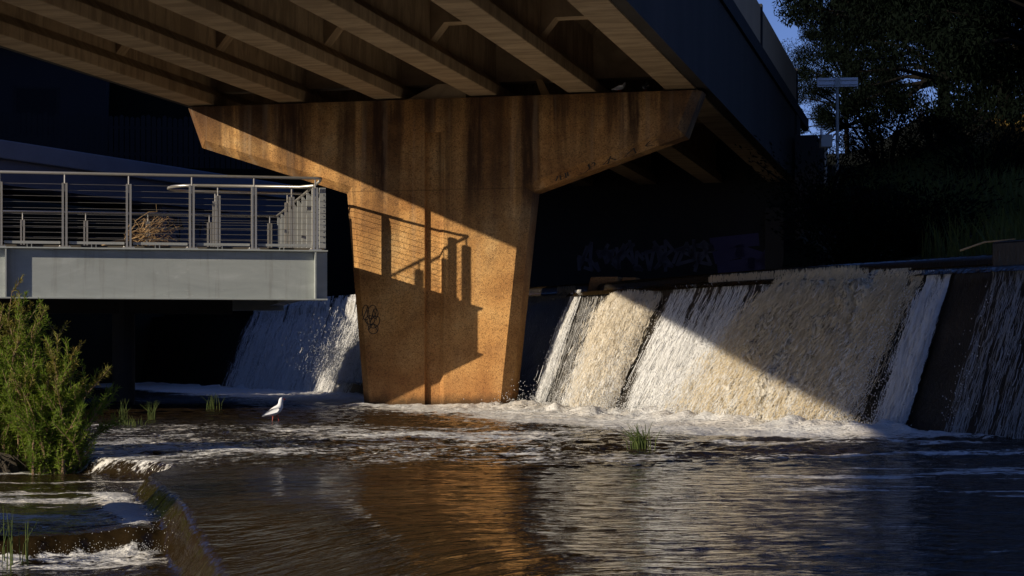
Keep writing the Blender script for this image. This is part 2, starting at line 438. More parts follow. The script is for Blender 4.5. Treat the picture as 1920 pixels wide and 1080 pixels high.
PT = .80; CH = .15; PTOP = 5.44
def make_pier():
    root = empty('bridge_pier', P0, BRZ)
    left = [pier_xy(*p) for p in ((360, 203), (384, 263), (660, 350), (699, 770))]
    right = [pier_xy(*p) for p in ((930, 770), (981, 347), (1270, 240), (1299, 168))]
    for ch in (left, right):
        for i, (x, z) in enumerate(ch):
            if z > 5.3: ch[i] = (x, PTOP)
            if z < .1: ch[i] = (x, -.6)
    gl, gr0, gr1 = pier_xy(796, 500)[0], pier_xy(822, 500)[0], pier_xy(832, 500)[0]
    gtop = pier_xy(810, 248)[1]; gd = .085
    # going left chain top->bottom its outside is to the ... left: use negative offset
    lo = offset_poly(left, -CH); lo = [(-abs(x) if False else x, z) for x, z in lo]
    ro = offset_poly(right, -CH)
    # make sure offsets go outward
    if lo[1][0] > left[1][0]: lo = offset_poly(left, CH)
    if ro[1][0] < right[1][0]: ro = offset_poly(right, CH)
    lo[0] = (lo[0][0], PTOP); lo[-1] = (lo[-1][0], -.6); ro[0] = (ro[0][0], -.6); ro[-1] = (ro[-1][0], PTOP)
    m = MB()
    n = 4
    def ring(chl, chr_, y): return [(x, y, z) for x, z in chl]+[(x, y, z) for x, z in chr_]
    R = [ring(left, right, 0), ring(lo, ro, CH), ring(lo, ro, PT-CH), ring(left, right, PT)]
    vs = sum(R, []); fs = []
    for k in range(3):
        for i in range(8):
            j = (i+1) % 8
            fs.append((k*8+i, k*8+j, (k+1)*8+j, (k+1)*8+i))
    fs.append(tuple(range(31, 23, -1)))
    m.add(vs, fs)
    # front face, split round the recess
    front = []
    def F3(p): return (p[0], 0, p[1])
    m.add([F3(p) for p in left]+[(gl, 0, -.6), (gl, 0, gtop), (gl, 0, PTOP)], [(0, 1, 2, 3, 4, 5, 6)])
    m.add([(gr1, 0, PTOP), (gr1, 0, gtop), (gr1, 0, -.6)]+[F3(p) for p in right], [(0, 1, 2, 3, 4, 5, 6)])
    m.add([(gl, 0, gtop), (gr1, 0, gtop), (gr1, 0, PTOP), (gl, 0, PTOP)], [(0, 1, 2, 3)])
    m.add([(gl, 0, -.6), (gl, 0, gtop), (gl, gd, gtop), (gl, gd, -.6), (gr0, gd, gtop), (gr0, gd, -.6), (gr1, 0, gtop), (gr1, 0, -.6)],
          [(0, 3, 2, 1), (3, 5, 4, 2), (5, 7, 6, 4), (1, 2, 4, 6)])
    return root, m

def strokes(mb, lines, w, plane):
    """flat brush strokes lying on a surface: plane maps (u,v)->point, 2.5 mm proud"""
    for pts in lines:
        for (u0, v0), (u1, v1) in zip(pts[:-1], pts[1:]):
            L = math.hypot(u1-u0, v1-v0) or 1e-6
            nx, ny = -(v1-v0)/L*w/2, (u1-u0)/L*w/2
            ex, ey = (u1-u0)/L*w*.3, (v1-v0)/L*w*.3
            q = [(u0-nx-ex, v0-ny-ey), (u1-nx+ex, v1-ny+ey), (u1+nx+ex, v1+ny+ey), (u0+nx-ex, v0+ny-ey)]
            mb.add([plane(a, b) for a, b in q], [(0, 1, 2, 3)])

pier, pm = make_pier()
tag(pier, 'orange sunlit hammerhead concrete pier with railing shadow, standing in the pool under the bridge', 'bridge pier', 'hammerhead bridge piers')
pier_body = pm.build('shaft', M['pier'], pier)
# graffiti
g = MB()
ov = lambda cx, cy, rx, ry, a0=0, a1=360, rot=0: [(cx+rx*math.cos(math.radians(a))*math.cos(rot)-ry*math.sin(math.radians(a))*math.sin(rot),
      cy+rx*math.cos(math.radians(a))*math.sin(rot)+ry*math.sin(math.radians(a))*math.cos(rot)) for a in np.linspace(a0, a1, 22)]
def pxplane(off=-.003):
    def f(u, v):
        s, z = pier_xy(u, v); return (s, off, z)
    return f
lines = [ov(686, 586, 6, 14, 60, 330), ov(697, 585, 8, 13, 0, 360, .3), [(680, 600), (690, 574), (694, 606), (701, 580), (706, 600)],
         ov(694, 600, 9, 8), ov(703, 604, 8, 12, 0, 360, .5), ov(700, 617, 9, 9, 0, 360), [(688, 600), (692, 618), (700, 606), (708, 620)], ov(704, 588, 5, 9)]
strokes(g, lines, 1.5, pxplane())
g.build('graffiti', M['paint'], pier)
# tag along the lower chamfer on the right arm
r1 = pier_xy(981, 347); r2 = pier_xy(1270, 240)
g = MB()
ang = math.atan2(r2[1]-r1[1], r2[0]-r1[0]); c_, s_ = math.cos(ang), math.sin(ang)
def chplane(u, v):
    """u metres along the arm's lower edge, v 0..1 down the chamfer"""
    d = CH*v
    return (r1[0]+c_*u+s_*d, d-.003*1, r1[1]+s_*u-c_*d-.003)
tagl = [[(.55, .75), (.62, .35), (.72, .35)], [(.66, .35), (.64, .8), (.75, .7)], [(.76, .3), (.74, .8)], [(.80, .3), (.78, .72)],
        [(.95, .9), (1.08, .95), (1.18, .75), (1.20, .3)], ov(1.24, .45, .06, .2, 0, 360), [(1.18, .5), (1.3, .3)],
        [(1.42, .85), (1.58, .45), (1.66, .85), (1.42, .85)], [(1.5, .95), (1.6, .3)],
        [(1.80, .9), (2.02, .35), (2.02, .9), (1.80, .9)], [(1.85, .6), (2.0, .55)],
        [(2.22, .55), (2.48, .35)], [(2.22, .55), (2.33, .25)], [(2.22, .55), (2.35, .8)]]
for grp in ((0, 4), (4, 7), (7, 9), (9, 11), (11, 14)):
    g = MB(); strokes(g, tagl[grp[0]:grp[1]], .028, chplane)
    g.build('graffiti', M['paint'], pier)
# bearing strip and the concrete stub seen between the girders
m = MB(); m.box(pier_xy(362, 200)[0], pier_xy(1296, 170)[0], .2, .65, PTOP, 5.472); m.build('bearing_strip', M['gap'], pier)
m = MB(); a0 = pier_xy(755, 180)[0]; a1 = pier_xy(870, 176)[0]
m.add([(a0, .12, PTOP), (a1, .12, PTOP), (a1, .12, 5.68), (a0+.62, .12, 5.72), (a0, .5, PTOP), (a1, .5, PTOP), (a1, .5, 5.68), (a0+.62, .5, 5.72)],
      [(0, 1, 2, 3), (5, 4, 7, 6), (3, 2, 6, 7), (0, 3, 7, 4), (1, 5, 6, 2), (0, 4, 5, 1)])
m.build('upstand', M['girder'], pier)
# the next pier towards the camera, out of the picture: it throws the band of shade over the pool
pier2 = pier.copy(); COL.objects.link(pier2); pier2.location = P0+BD*-21.0+AD*.1; pier2.scale = (.5, .8, 1)
tag(pier2, 'hammerhead concrete pier of the near span, left of the picture', 'bridge pier', 'hammerhead bridge piers')
_b = pier_body.copy(); COL.objects.link(_b); _b.parent = pier2

# ------------------------------------------------------------------ bridge deck
SOF = 5.472; Y0, Y1 = -48, 17.6
gx = [(353, 397, 195), (520, 570, 188), (700, 753, 182), (878, 933, 176), (1068, 1113, 170), (1248, 1303, 164)]
gs = [(pier_xy(a, y)[0], pier_xy(b, y)[0]) for a, b, y in gx]
deck = empty('road_bridge', P0, BRZ)
tag(deck, 'dark concrete girder road bridge crossing overhead to the right bank', 'bridge')
GW = .49
for i, (a, b) in enumerate(gs):
    if i == 5: continue
    c = (a+b)/2; w = GW/2; h = .19
    prof = [(c-w, SOF), (c+w, SOF), (c+w, SOF+h), (c+.09, SOF+h+.17), (c+.09, SOF+1.05), (c+.2, SOF+1.2), (c-.2, SOF+1.2), (c-.09, SOF+1.05), (c-.09, SOF+h+.17), (c-w, SOF+h)]
    MB().prism(prof, Y0, Y1).build('girder', M['girder'], deck, bevel=.012)
a, b = gs[5]
ed = b
prof = [(ed-.52, SOF), (ed, SOF), (ed, SOF+.05), (ed+.02, SOF+1.0), (ed-.28, SOF+1.2), (ed-.40, SOF+1.2), (ed-.40, SOF+.36), (ed-.52, SOF+.2)]
MB().prism(prof, Y0, Y1).build('girder', M['girder'], deck, bevel=.012)
left_ed = gs[0][0]-.05
# outer face of the right edge and the lip on the left edge
MB().box(ed+.005, ed+.20, Y0, Y1, SOF+.02, SOF+1.80).build('fascia', M['fascia'], deck)
MB().box(left_ed-.16, left_ed-.005, Y0, Y1, SOF+.035, SOF+1.80).build('fascia', M['fascia'], deck)
MB().box(left_ed, ed, Y0, Y1, SOF+1.203, SOF+1.50).build('deck_slab', M['dark'], deck)
MB().box(ed+.08, ed+.26, Y0, Y1+4, SOF+1.803, SOF+2.10).build('kerb', M['dark'], deck)
MB().box(left_ed-.24, left_ed-.06, Y0, Y1+4, SOF+1.803, SOF+2.10).build('kerb', M['dark'], deck)
y = 9.17-9.3*6
while y < Y1-1:
    for side, x0 in (('r', ed+.12), ('l', left_ed-.18)):
        MB().box(x0, x0+.07, y+.05, y+9.07, SOF+2.103, SOF+3.02).build('parapet_panel', M['panel'], deck)
        MB().box(x0-.02, x0+.10, y+9.08, y+9.28, SOF+2.104, SOF+3.08).build('parapet_post', M['dark'], deck)
    y += 9.3
# diaphragms between girders, chamfered at their corners
for (yd) in (-3.6, -24.8, 9.5):
    for i in range(5):
        x0 = (gs[i][0]+gs[i][1])/2+.095; x1 = (gs[i+1][0]+gs[i+1][1])/2-.095
        if i == 4: x1 = ed-.402
        zb = SOF+.34
        prof = [(x0, SOF+1.2), (x0, zb+.02), (x0+.22, zb+.29), (x1-.22, zb+.29), (x1, zb+.02), (x1, SOF+1.2)]
        MB().prism(prof, yd, yd+.3).build('diaphragm', M['girder'], deck)
# dark end diaphragm over the pier
for i in range(5):
    x0 = (gs[i][0]+gs[i][1])/2+.095; x1 = (gs[i+1][0]+gs[i+1][1])/2-.095
    if i == 4: x1 = ed-.402
    MB().box(x0, x1, .55, .85, SOF+.30, SOF+1.2).build('diaphragm', M['girder'], deck)
m = MB(); a0 = pier_xy(1005, 175)[0]
m.prism([(a0, SOF+.02), (a0+.16, SOF+.02), (a0+.02, SOF+.30), (a0-.10, SOF+.30)], .4, .5)
m.build('brace', M['straw'], deck)

# abutment under the far end
ab = empty('bridge_abutment', bridge(0, 17.65), BRZ)
tag(ab, 'dark concrete abutment carrying the far end of the bridge, painted with graffiti', 'abutment')
MB().box(-7.2, ed+.25, 0, 1.2, 0, SOF+1.79).build('wall', M['dark'], ab)
MB().box(ed+.28, ed+.85, -1.0, 2.2, 1.8, SOF+1.1).build('wing_wall', M['fascia'], ab, bevel=.02)
MB().box(ed-.55, ed-.05, -.35, -.002, 2.3, SOF-.7).build('buttress', M['fascia'], ab, bevel=.02)
g = MB(); gw = MB()
for k in range(7):
    x = -.9+k*.52; zc = 3.55
    for q in range(3):
        l = [(x+rnd.uniform(-.3, .3), zc+rnd.uniform(-.42, .42)) for _ in range(6)]
        strokes(gw if q < 2 else g, [l], .09 if q < 2 else .16, lambda u, v: (u, -.004 if q < 2 else -.008, v))
gw.build('graffiti', M['paintw'], ab)
g = MB(); strokes(g, [[(2.6, 3.5), (3.2, 3.65), (3.9, 3.4), (4.1, 3.8)], [(2.7, 3.2), (3.5, 3.3), (4.2, 3.1)], [(2.5, 3.85), (3.6, 3.95)]], .34, lambda u, v: (u, -.004, v))
g.build('graffiti', M['paintb'], ab)

# ------------------------------------------------------------------ pigeons and gull
def loft(m, rings, n=14):
    """rings: (centre, forward dir, half width, half height)"""
    vs = []; fs = []
    for c, d, a, b in rings:
        c = Vector(c); d = Vector(d).normalized(); u = Vector((0, 1, 0)); w = d.cross(u).normalized()
        for k in range(n):
            t_ = 2*math.pi*k/n
            vs.append(c+u*a*math.cos(t_)+w*b*math.sin(t_))
    for i in range(len(rings)-1):
        for k in range(n):
            fs.append((i*n+k, i*n+(k+1) % n, (i+1)*n+(k+1) % n, (i+1)*n+k))
    fs.append(tuple(range(n-1, -1, -1))); fs.append(tuple(range((len(rings)-1)*n, len(rings)*n)))
    return m.add(vs, fs)

def bird(name, loc, rz, scale, bodym, wingm, legm, beakm, upright=True):
    root = empty(name, loc, rz); root.scale = (scale,)*3
    m = MB()
    if upright:   # walking gull, body raked, neck up, facing +x; about 0.31 tall
        R = [((-.165, 0, .075), (1, 0, .35), .006, .004), ((-.14, 0, .083), (1, 0, .35), .022, .010), ((-.10, 0, .098), (1, 0, .42), .040, .026),
             ((-.055, 0, .115), (1, 0, .5), .054, .045), ((-.01, 0, .137), (1, 0, .6), .059, .056), ((.03, 0, .165), (.9, 0, .9), .054, .054),
             ((.052, 0, .195), (.5, 0, 1), .041, .042), ((.058, 0, .222), (.15, 0, 1), .030, .032), ((.060, 0, .247), (.1, 0, 1), .026, .028),
             ((.064, 0, .268), (.3, 0, 1), .027, .031), ((.071, 0, .285), (.5, 0, .9), .024, .027), ((.080, 0, .299), (.7, 0, .7), .012, .014), ((.084, 0, .304), (.7, 0, .7), .003, .003)]
    else:
        R = [((-.19, 0, .075), (1, 0, .1), .018, .004), ((-.13, 0, .082), (1, 0, .15), .026, .012), ((-.08, 0, .095), (1, 0, .2), .045, .035),
             ((-.03, 0, .108), (1, 0, .25), .057, .052), ((.025, 0, .122), (1, 0, .35), .056, .056), ((.07, 0, .145), (.8, 0, .8), .044, .044),
             ((.09, 0, .172), (.4, 0, 1), .028, .030), ((.098, 0, .195), (.4, 0, 1), .023, .026), ((.108, 0, .213), (.7, 0, .7), .019, .021), ((.12, 0, .224), (.8, 0, .5), .004, .005)]
    body = loft(m, R).build('body', bodym, root, smooth=True)
    s_ = body.modifiers.new('sub', 'SUBSURF'); s_.levels = 1; s_.render_levels = 1
    for sd in (-1, 1):
        w = MB()
        off = 0 if upright else .01
        pr = [(-.175, .082), (-.12, .122), (-.05, .165), (.02, .185), (.045, .160), (.02, .125), (-.05, .105), (-.12, .09)] if upright else \
             [(-.16, .085), (-.10, .125), (-.03, .155), (.04, .165), (.055, .14), (.03, .105), (-.04, .09), (-.1, .085)]
        ys = [.014, .045, .06, .058, .052, .062, .064, .045]
        w.add([(x, sd*(y_), z) for (x, z), y_ in zip(pr, ys)]+[(x, sd*(y_-.012), z) for (x, z), y_ in zip(pr, ys)],
              [tuple(range(8)), tuple(range(15, 7, -1))]+[(i, (i+1) % 8, (i+1) % 8+8, i+8) for i in range(8)])
        w.build('wing', wingm, root, smooth=True)
    hx, hz = (.080, .287) if upright else (.112, .207)
    MB().tube([(hx+.008, 0, hz), (hx+.026, 0, hz-.004), (hx+.043, 0, hz-.010)], [.0085, .0065, .001], 8).build('beak', beakm, root, smooth=True)
    for sd in (-1, 1):
        MB().tube([(hx-.002, sd*.021, hz+.004), (hx-.001, sd*.0245, hz+.004)], [.004, .003], 8).build('eye', M['black'], root)
    for sd, x0 in ((-1, -.03), (1, .015)):
        l = MB(); fx = x0+(.028 if sd == 1 else -.012)
        l.tube([(x0, sd*.022, .10), (x0+.012 if sd == 1 else x0-.004, sd*.022, .058), (fx, sd*.022, .006)], [.009, .0055, .0045], 6)
        for dy in (-.018, 0, .018):
            l.tube([(fx, sd*.022, .006), (fx+.036, sd*.022+dy, .002)], [.0045, .0025], 5)
        l.build('leg', legm, root)
    return root
gp = at(517, 790, 26.2); 
gull = bird('gull', (gp.x, gp.y, -.015), math.radians(5), 1.18, M['gull'], M['gullw'], M['red'], M['red'])
tag(gull, 'white gull with red legs walking in the shallow water', 'gull')
pp = bridge(pier_xy(1160, 168)[0], .12, PTOP)
pg1 = bird('pigeon', pp, math.radians(15), .85, M['pigeon'], M['pigeon'], M['red'], M['black'], False)
tag(pg1, 'pale grey pigeon perched on top of the pier under the girders', 'pigeon', 'pigeons on the pier top')
pg2 = bird('pigeon', bridge(pier_xy(1208, 167)[0], .15, PTOP), math.radians(70), .85, M['pigeond'], M['pigeond'], M['red'], M['black'], False)
tag(pg2, 'dark pigeon sitting beside the paler pigeon on the pier top', 'pigeon', 'pigeons on the pier top')

# ------------------------------------------------------------------ viewing platform
PC = Vector((-3.064, 30.2, 0)); PRZ = math.atan2(.214, .977)
plat = empty('viewing_platform', PC, PRZ)
tag(plat, 'grey steel viewing platform with wire railing reaching out towards the orange pier', 'platform')
ZB, ZT = 1.857, 2.69
bm_ = MB()
bm_.box(-16, 0, .13, .15, ZB+.028, ZT-.026)
web = bm_.build('beam_web', M['beam'], plat)
MB().box(-16, 0, 0, .28, ZT-.024, ZT).build('beam_flange', M['beam'], plat, bevel=.004)
MB().box(-16, 0, 0, .28, ZB, ZB+.026).build('beam_flange', M['beam'], plat, bevel=.004)
for x in (-.205, -5.18, -10.1):
    MB().box(x-.012, x+.012, .012, .128, ZB+.028, ZT-.026).build('stiffener', M['beam'], plat)
    MB().box(x-.012, x+.012, .152, .268, ZB+.028, ZT-.026).build('stiffener', M['beam'], plat)
# other edge beams and joists
MB().box(-.30, -.02, .30, 8.1, ZB+.1, ZT-.03).build('end_beam', M['beam'], plat)
MB().box(-16, 0, 8.12, 8.4, ZB, ZT).build('back_beam', M['beam'], plat)
for k in range(8):
    MB().box(-1.9-k*1.9, -1.75-k*1.9, .3, 8.1, ZB+.25, ZT-.05).build('joist', M['beam'], plat)
MB().box(-16, -.03, .30, 8.1, ZT+.004, ZT+.05).build('deck', M['deckm'], plat)
RT = 3.90
rail = MB(); rail.tube([(-16, .16, RT), (-.17, .16, RT), (-.10, .17, RT-.004), (-.10, .30, RT-.03)], .024, 10)
rail.build('top_rail', M['steel'], plat, smooth=True)
xs = [-.196-1.017*k for k in range(15)]
def post(x, y, zb, zt, par=plat, mat=M['steel']):
    m = MB()
    m.box(x-.045, x-.012, y-.05, y+.05, zb+.02, zt-.16)
    m.box(x+.012, x+.045, y-.05, y+.05, zb+.02, zt-.16)
    m.tube([(x, y, zt-.24), (x, y, zt-.02)], .013, 8)
    m.box(x-.011, x+.011, y-.028, y+.028, zt-.30, zt-.18)
    o = m.build('post', mat, par)
    f = MB(); f.box(x-.10, x+.10, y-.06, y+.06, zb, zb+.018)
    f.tube([(x-.075, y-.03, zb+.018), (x-.075, y-.03, zb+.035)], .01, 6); f.tube([(x+.075, y-.03, zb+.018), (x+.075, y-.03, zb+.035)], .01, 6)
    f.build('base_plate', mat, o)
    return o
for x in xs: post(x, .16, ZT+.002, RT)
cb = MB()
for k in range(10):
    z = ZT+.15+k*.098
    cb.tube([(-16, .16, z), (-.15, .16, z)], .004, 5)
cb.build('wire_cables', M['cable'], plat)
toe = MB()
for a_, b_ in zip(xs[1:], xs[:-1]):
    toe.box(a_+.07, b_-.07, .155, .20, ZT+.062, ZT+.105)
    for d in (.42, .49): toe.box(a_+d, a_+d+.012, .16, .19, ZT+.003, ZT+.061)
toe.build('toe_rail', M['galv'], plat)
# end railing with perforated blades
er = MB(); er.tube([(-.10, .305, RT-.03), (-.13, 1.0, RT-.06), (-.14, 8.0, RT-.06)], .024, 10); er.build('top_rail', M['steel'], plat, smooth=True)
for k in range(10):
    yb = .34+k*.85
    b = MB()
    x0, x1 = -.14, .05
    zb, zt = ZT-.02, RT-.12
    pr = [(x0, zb), (x1-.05, zb), (x1-.05, zt-.24), (x1-.07, zt-.14), (x1-.11, zt-.04), (x0, zt+.08)]
    if k == 0: pr = [(-.10, zb+.06), (.0, zb+.06), (.0, zt-.02), (-.10, zt-.02)]
    b.prism(pr, yb, yb+.09)
    o = b.build('blade', M['galv'], plat)
    h = MB()
    for q in range(10):
        z = zb+.16+q*.09
        for xx in ((-.06, -.035) if k else (-.05,)):
            h.tube([(xx+.02, yb-.003, z), (xx+.02, yb+.0, z)], .010, 6)
    h.build('cable_holes', M['black'], o)
cb = MB()
for k in range(10):
    z = ZT+.15+k*.098
    cb.tube([(-.05, .3, z), (-.05, 8.0, z)], .004, 5)
cb.build('wire_cables', M['cable'], plat)
# back railing
br_ = MB(); br_.tube([(-16, 8.0, RT-.06), (-.14, 8.0, RT-.06)], .024, 8); br_.build('top_rail', M['steel'], plat, smooth=True)
for k in range(14): post(-.3-1.25*k, 8.0, ZT+.05, RT-.06)
cb = MB()
for k in range(10): cb.tube([(-16, 8., ZT+.15+k*.098), (-.15, 8., ZT+.15+k*.098)], .004, 4)
cb.build('wire_cables', M['cable'], plat)
# inner U shaped handrail
lp = []
for a in np.linspace(90, 270, 12):
    lp.append((-2.05+.62*math.cos(math.radians(a))*.8, 2.35+.62*math.sin(math.radians(a)), RT-.02))
hr = MB(); hr.tube([(-.14, 2.97, RT-.02)]+lp+[(-.30, 1.73, RT-.01), (-.13, 1.0, RT-.05)], .027, 10)
hr.build('hand_rail', M['steel'], plat, smooth=True)
for x, yy in ((-1.72, 1.73), (-1.70, 2.97), (-.44, 1.73), (-.40, 2.97)): post(x, yy, ZT+.05, RT-.03)
# supporting columns in the dark below
for x, yy in ((-3.3, 6.2), (-10, 6.2), (-11.3, 2.0)):
    MB().tube([(x, yy, -.8), (x, yy, ZB+.22)], .22, 16).build('column', M['dark'], plat)
MB().tube([(-5.42, -.55, -.8), (-5.42, -.55, ZB+.22)], .16, 20).build('column', M['white'], plat, smooth=True)
MB().box(-16, -1.2, 6.0, 6.4, ZB-.12, ZB+.245).build('cross_beam', M['dark'], plat)

# dry branch caught on the platform deck
br = empty('dry_branch', PC, PRZ)
tag(br, 'tangled dry brown branch lying on the platform deck behind the railing', 'branch')
lm = MB(); lm.tube([(-3.68, .75, ZT+.07), (-3.45, .74, ZT+.15), (-3.30, .75, ZT+.17), (-3.15, .8, ZT+.25)], [.02, .022, .018, .012], 7); lm.build('limb', M['straw'], br)
tw = MB()
for k in range(46):
    x = -3.25+rnd.uniform(-.1, .25); y = .8+rnd.uniform(-.15, .15); z = ZT+.2+rnd.uniform(-.08, .12)
    dx, dz = rnd.uniform(.3, 1), rnd.uniform(-.5, .9)
    pts = [(x, y, z)]
    for q in range(6):
        L = .13
        n_ = math.hypot(dx, dz); x += dx/n_*L; z += dz/n_*L; y += rnd.uniform(-.06, .06)
        if z > ZT+.52: dz = -abs(dz)
        if z < ZT+.08: z = ZT+.08; dz = abs(dz)*.6
        if x > -2.45: dx = -abs(dx)*.7
        dz += rnd.uniform(-.5, .4); dx += rnd.uniform(-.25, .25)
        pts.append((x, y, z))
    tw.tube(pts, [.007, .006, .005, .0045, .004, .003, .002], 4)
tw.build('twigs', M['straw'], br)

# ------------------------------------------------------------------ weir
base_pl = np.array([(-12.5, 57.), (-8.3, 50.), (-3.3, 39.6), (.42, 32.1), (2.35, 27.2), (4.75, 22.55), (5.95, 20.5), (9.5, 14.8), (12, 11)])
def _smooth_pl(P, it=3):
    for _ in range(it):
        Q = [P[0]]
        for a, b in zip(P[:-1], P[1:]): Q += [a*.75+b*.25, a*.25+b*.75]
        Q.append(P[-1]); P = np.array(Q)
    return P
BP = _smooth_pl(base_pl)
_seg = np.hypot(*np.diff(BP, axis=0).T); ARC = np.concatenate([[0], np.cumsum(_seg)])
def bpos(a): return np.stack([np.interp(a, ARC, BP[:, 0]), np.interp(a, ARC, BP[:, 1])], -1)
def bnrm(a):
    d = bpos(np.asarray(a)+.4)-bpos(np.asarray(a)-.4); d /= np.linalg.norm(d, axis=-1, keepdims=True)
    return np.stack([-d[..., 1], d[..., 0]], -1)      # upstream
_aa = np.linspace(0, ARC[-1], 6000); _pp = bpos(_aa); _px = 960+_pp[:, 0]/_pp[:, 1]*F
def arc_at(px): return float(np.interp(px, _px, _aa))
BAT = .74; CZ = 2.03
def face(a, h, out=0.):
    """h 0 at crest, 1 at the foot; rounded at the crest"""
    a = np.asarray(a, float); h = np.asarray(h, float)
    prof = 1-np.where(h < 0, h*.5, np.where(h < .1, h*h*5, h-.05))/.95
    back = BAT*np.clip(prof, 0, 1.1)
    z = CZ*(1-h)+.0
    p = bpos(a); n = bnrm(a)
    nz = BAT/math.hypot(BAT, CZ); nh = CZ/math.hypot(BAT, CZ)
    xy = p+n*(back-out*nh)[..., None]
    return np.concatenate([xy, (z+out*nz)[..., None]], -1)

weir = empty('weir', (0, 0, 0))
tag(weir, 'wet dark concrete weir wall running diagonally behind the orange pier', 'weir')
A_ = np.arange(0, ARC[-1], .12); H_ = np.concatenate([[0.], np.linspace(.02, 1.15, 40)])
aa, hh = np.meshgrid(A_, H_)
V = face(aa, hh, .012*(fbm(aa*4, hh*6, 4, 3)-.5)*2)
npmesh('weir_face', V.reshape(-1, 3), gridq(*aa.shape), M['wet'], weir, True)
# crest shelf, upper step, and top
def ledge(offs, zs, a0=0, a1=None, da=.3):
    A2 = np.arange(a0, a1 or ARC[-1], da)
    p = bpos(A2); n = bnrm(A2)
    V = np.stack([np.concatenate([p+n*o, np.full((len(A2), 1), z)], -1) for o, z in zip(offs, zs)], 0)
    return V.reshape(-1, 3), gridq(len(offs), len(A2))
V, Q = ledge([BAT-.005, BAT+.55, BAT+.56, BAT+.60, BAT+.75, BAT+.9], [CZ, CZ+.01, CZ+.14, CZ+.19, CZ+.205, CZ-.8])
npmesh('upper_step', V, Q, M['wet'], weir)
# raised block at the right end of the crest
a0 = arc_at(1735)
p_, n_ = bpos(np.array([a0, a0+1.5, a0+3.5])), bnrm(np.array([a0, a0+1.5, a0+3.5]))
blk = MB()
vs = []
for i in range(3):
    for o, z in ((BAT+.34, CZ-.1), (BAT+.34, CZ+.35), (BAT+1.1, CZ+.38), (BAT+1.1, CZ-.1)):
        q = p_[i]+n_[i]*o; vs.append((q[0], q[1], z))
fs = [(0, 1, 2, 3), (11, 10, 9, 8)]
for i in range(2):
    for k in range(4): fs.append((i*4+k, (i+1)*4+k, (i+1)*4+(k+1) % 4, i*4+(k+1) % 4))
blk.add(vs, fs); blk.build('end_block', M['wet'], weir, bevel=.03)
# low concrete blocks on the crest near the pier
cb_ = empty('concrete_block', (0, 0, 0)); q = at(1128, 541, 32.6)
cb_.location = (q.x, q.y, CZ-.03); cb_.scale = (1, 1, 1.15); cb_.rotation_euler = (0, 0, BRZ)
tag(cb_, 'small orange concrete block on the weir crest beside the cream cascade', 'block')
MB().prism([(-.30, 0), (.30, 0), (.30, .30), (-.20, .30)], 0, .5).build('block_body', M['pier'], cb_, bevel=.02)
MB().box(.34, .62, .1, .5, 0, .29).build('side_block', M['pier'], cb_, bevel=.02)
stk = MB(); s0 = at(1800, 470, 22.9)
stk.tube([(s0.x, s0.y, s0.z), (s0.x+.28, s0.y-.1, s0.z+.10), (s0.x+.62, s0.y-.3, s0.z+.13)], [.014, .012, .006], 6)
tag(stk.build('driftwood_stick', M['straw']), 'thin stick lying over the raised end of the weir at right', 'stick')

# ------------------------------------------------------------------ cascades
def ribbons(a, h, L, w, out, ang, seed=0, lat=None, curl=.0):
    """narrow quads (two segments) laid along the face: arrays a (arc), h (0..1), length in h, width in m"""
    n = len(a)
    Ls = L
    pts = []
    r = np.random.default_rng(seed)
    j = r.normal(0, 1, n)
    for k in range(3):
        t = k/2
        hk = np.clip(h+Ls*t*np.cos(ang), -.15, 1.06); ak = a+Ls*t*np.sin(ang)*2.15+curl*j*(t*(1-t))*4
        ok = out*(1+0*t)
        pts.append((ak, hk, ok))
    V = []
    for (ak, hk, ok), ww in zip(pts, (.35, 1., .25)):
        p1 = face(ak-w*ww*.5*np.cos(ang), hk+w*ww*.5*np.sin(ang)/2.15, ok+w*.3)
        p2 = face(ak+w*ww*.5*np.cos(ang), hk-w*ww*.5*np.sin(ang)/2.15, ok-w*.3*np.sign(j))
        V += [p1, p2]
    V = np.stack(V, 1).reshape(-1, 3)       # n*6
    b = np.arange(n)[:, None]*6
    Q = np.concatenate([b+np.array([[0, 1, 3, 2]]), b+np.array([[2, 3, 5, 4]])], 0)
    return V, Q

def drops(P, r):
    """tiny octahedra"""
    n = len(P)
    O = np.array([(1, 0, 0), (-1, 0, 0), (0, 1, 0), (0, -1, 0), (0, 0, 1.3), (0, 0, -1.6)])
    V = (P[:, None, :]+O[None]*r[:, None, None]).reshape(-1, 3)
    T = np.array([(0, 2, 4), (2, 1, 4), (1, 3, 4), (3, 0, 4), (2, 0, 5), (1, 2, 5), (3, 1, 5), (0, 3, 5)])
    Q = (np.arange(n)[:, None, None]*6+T[None]).reshape(-1, 3)
    return V, Q

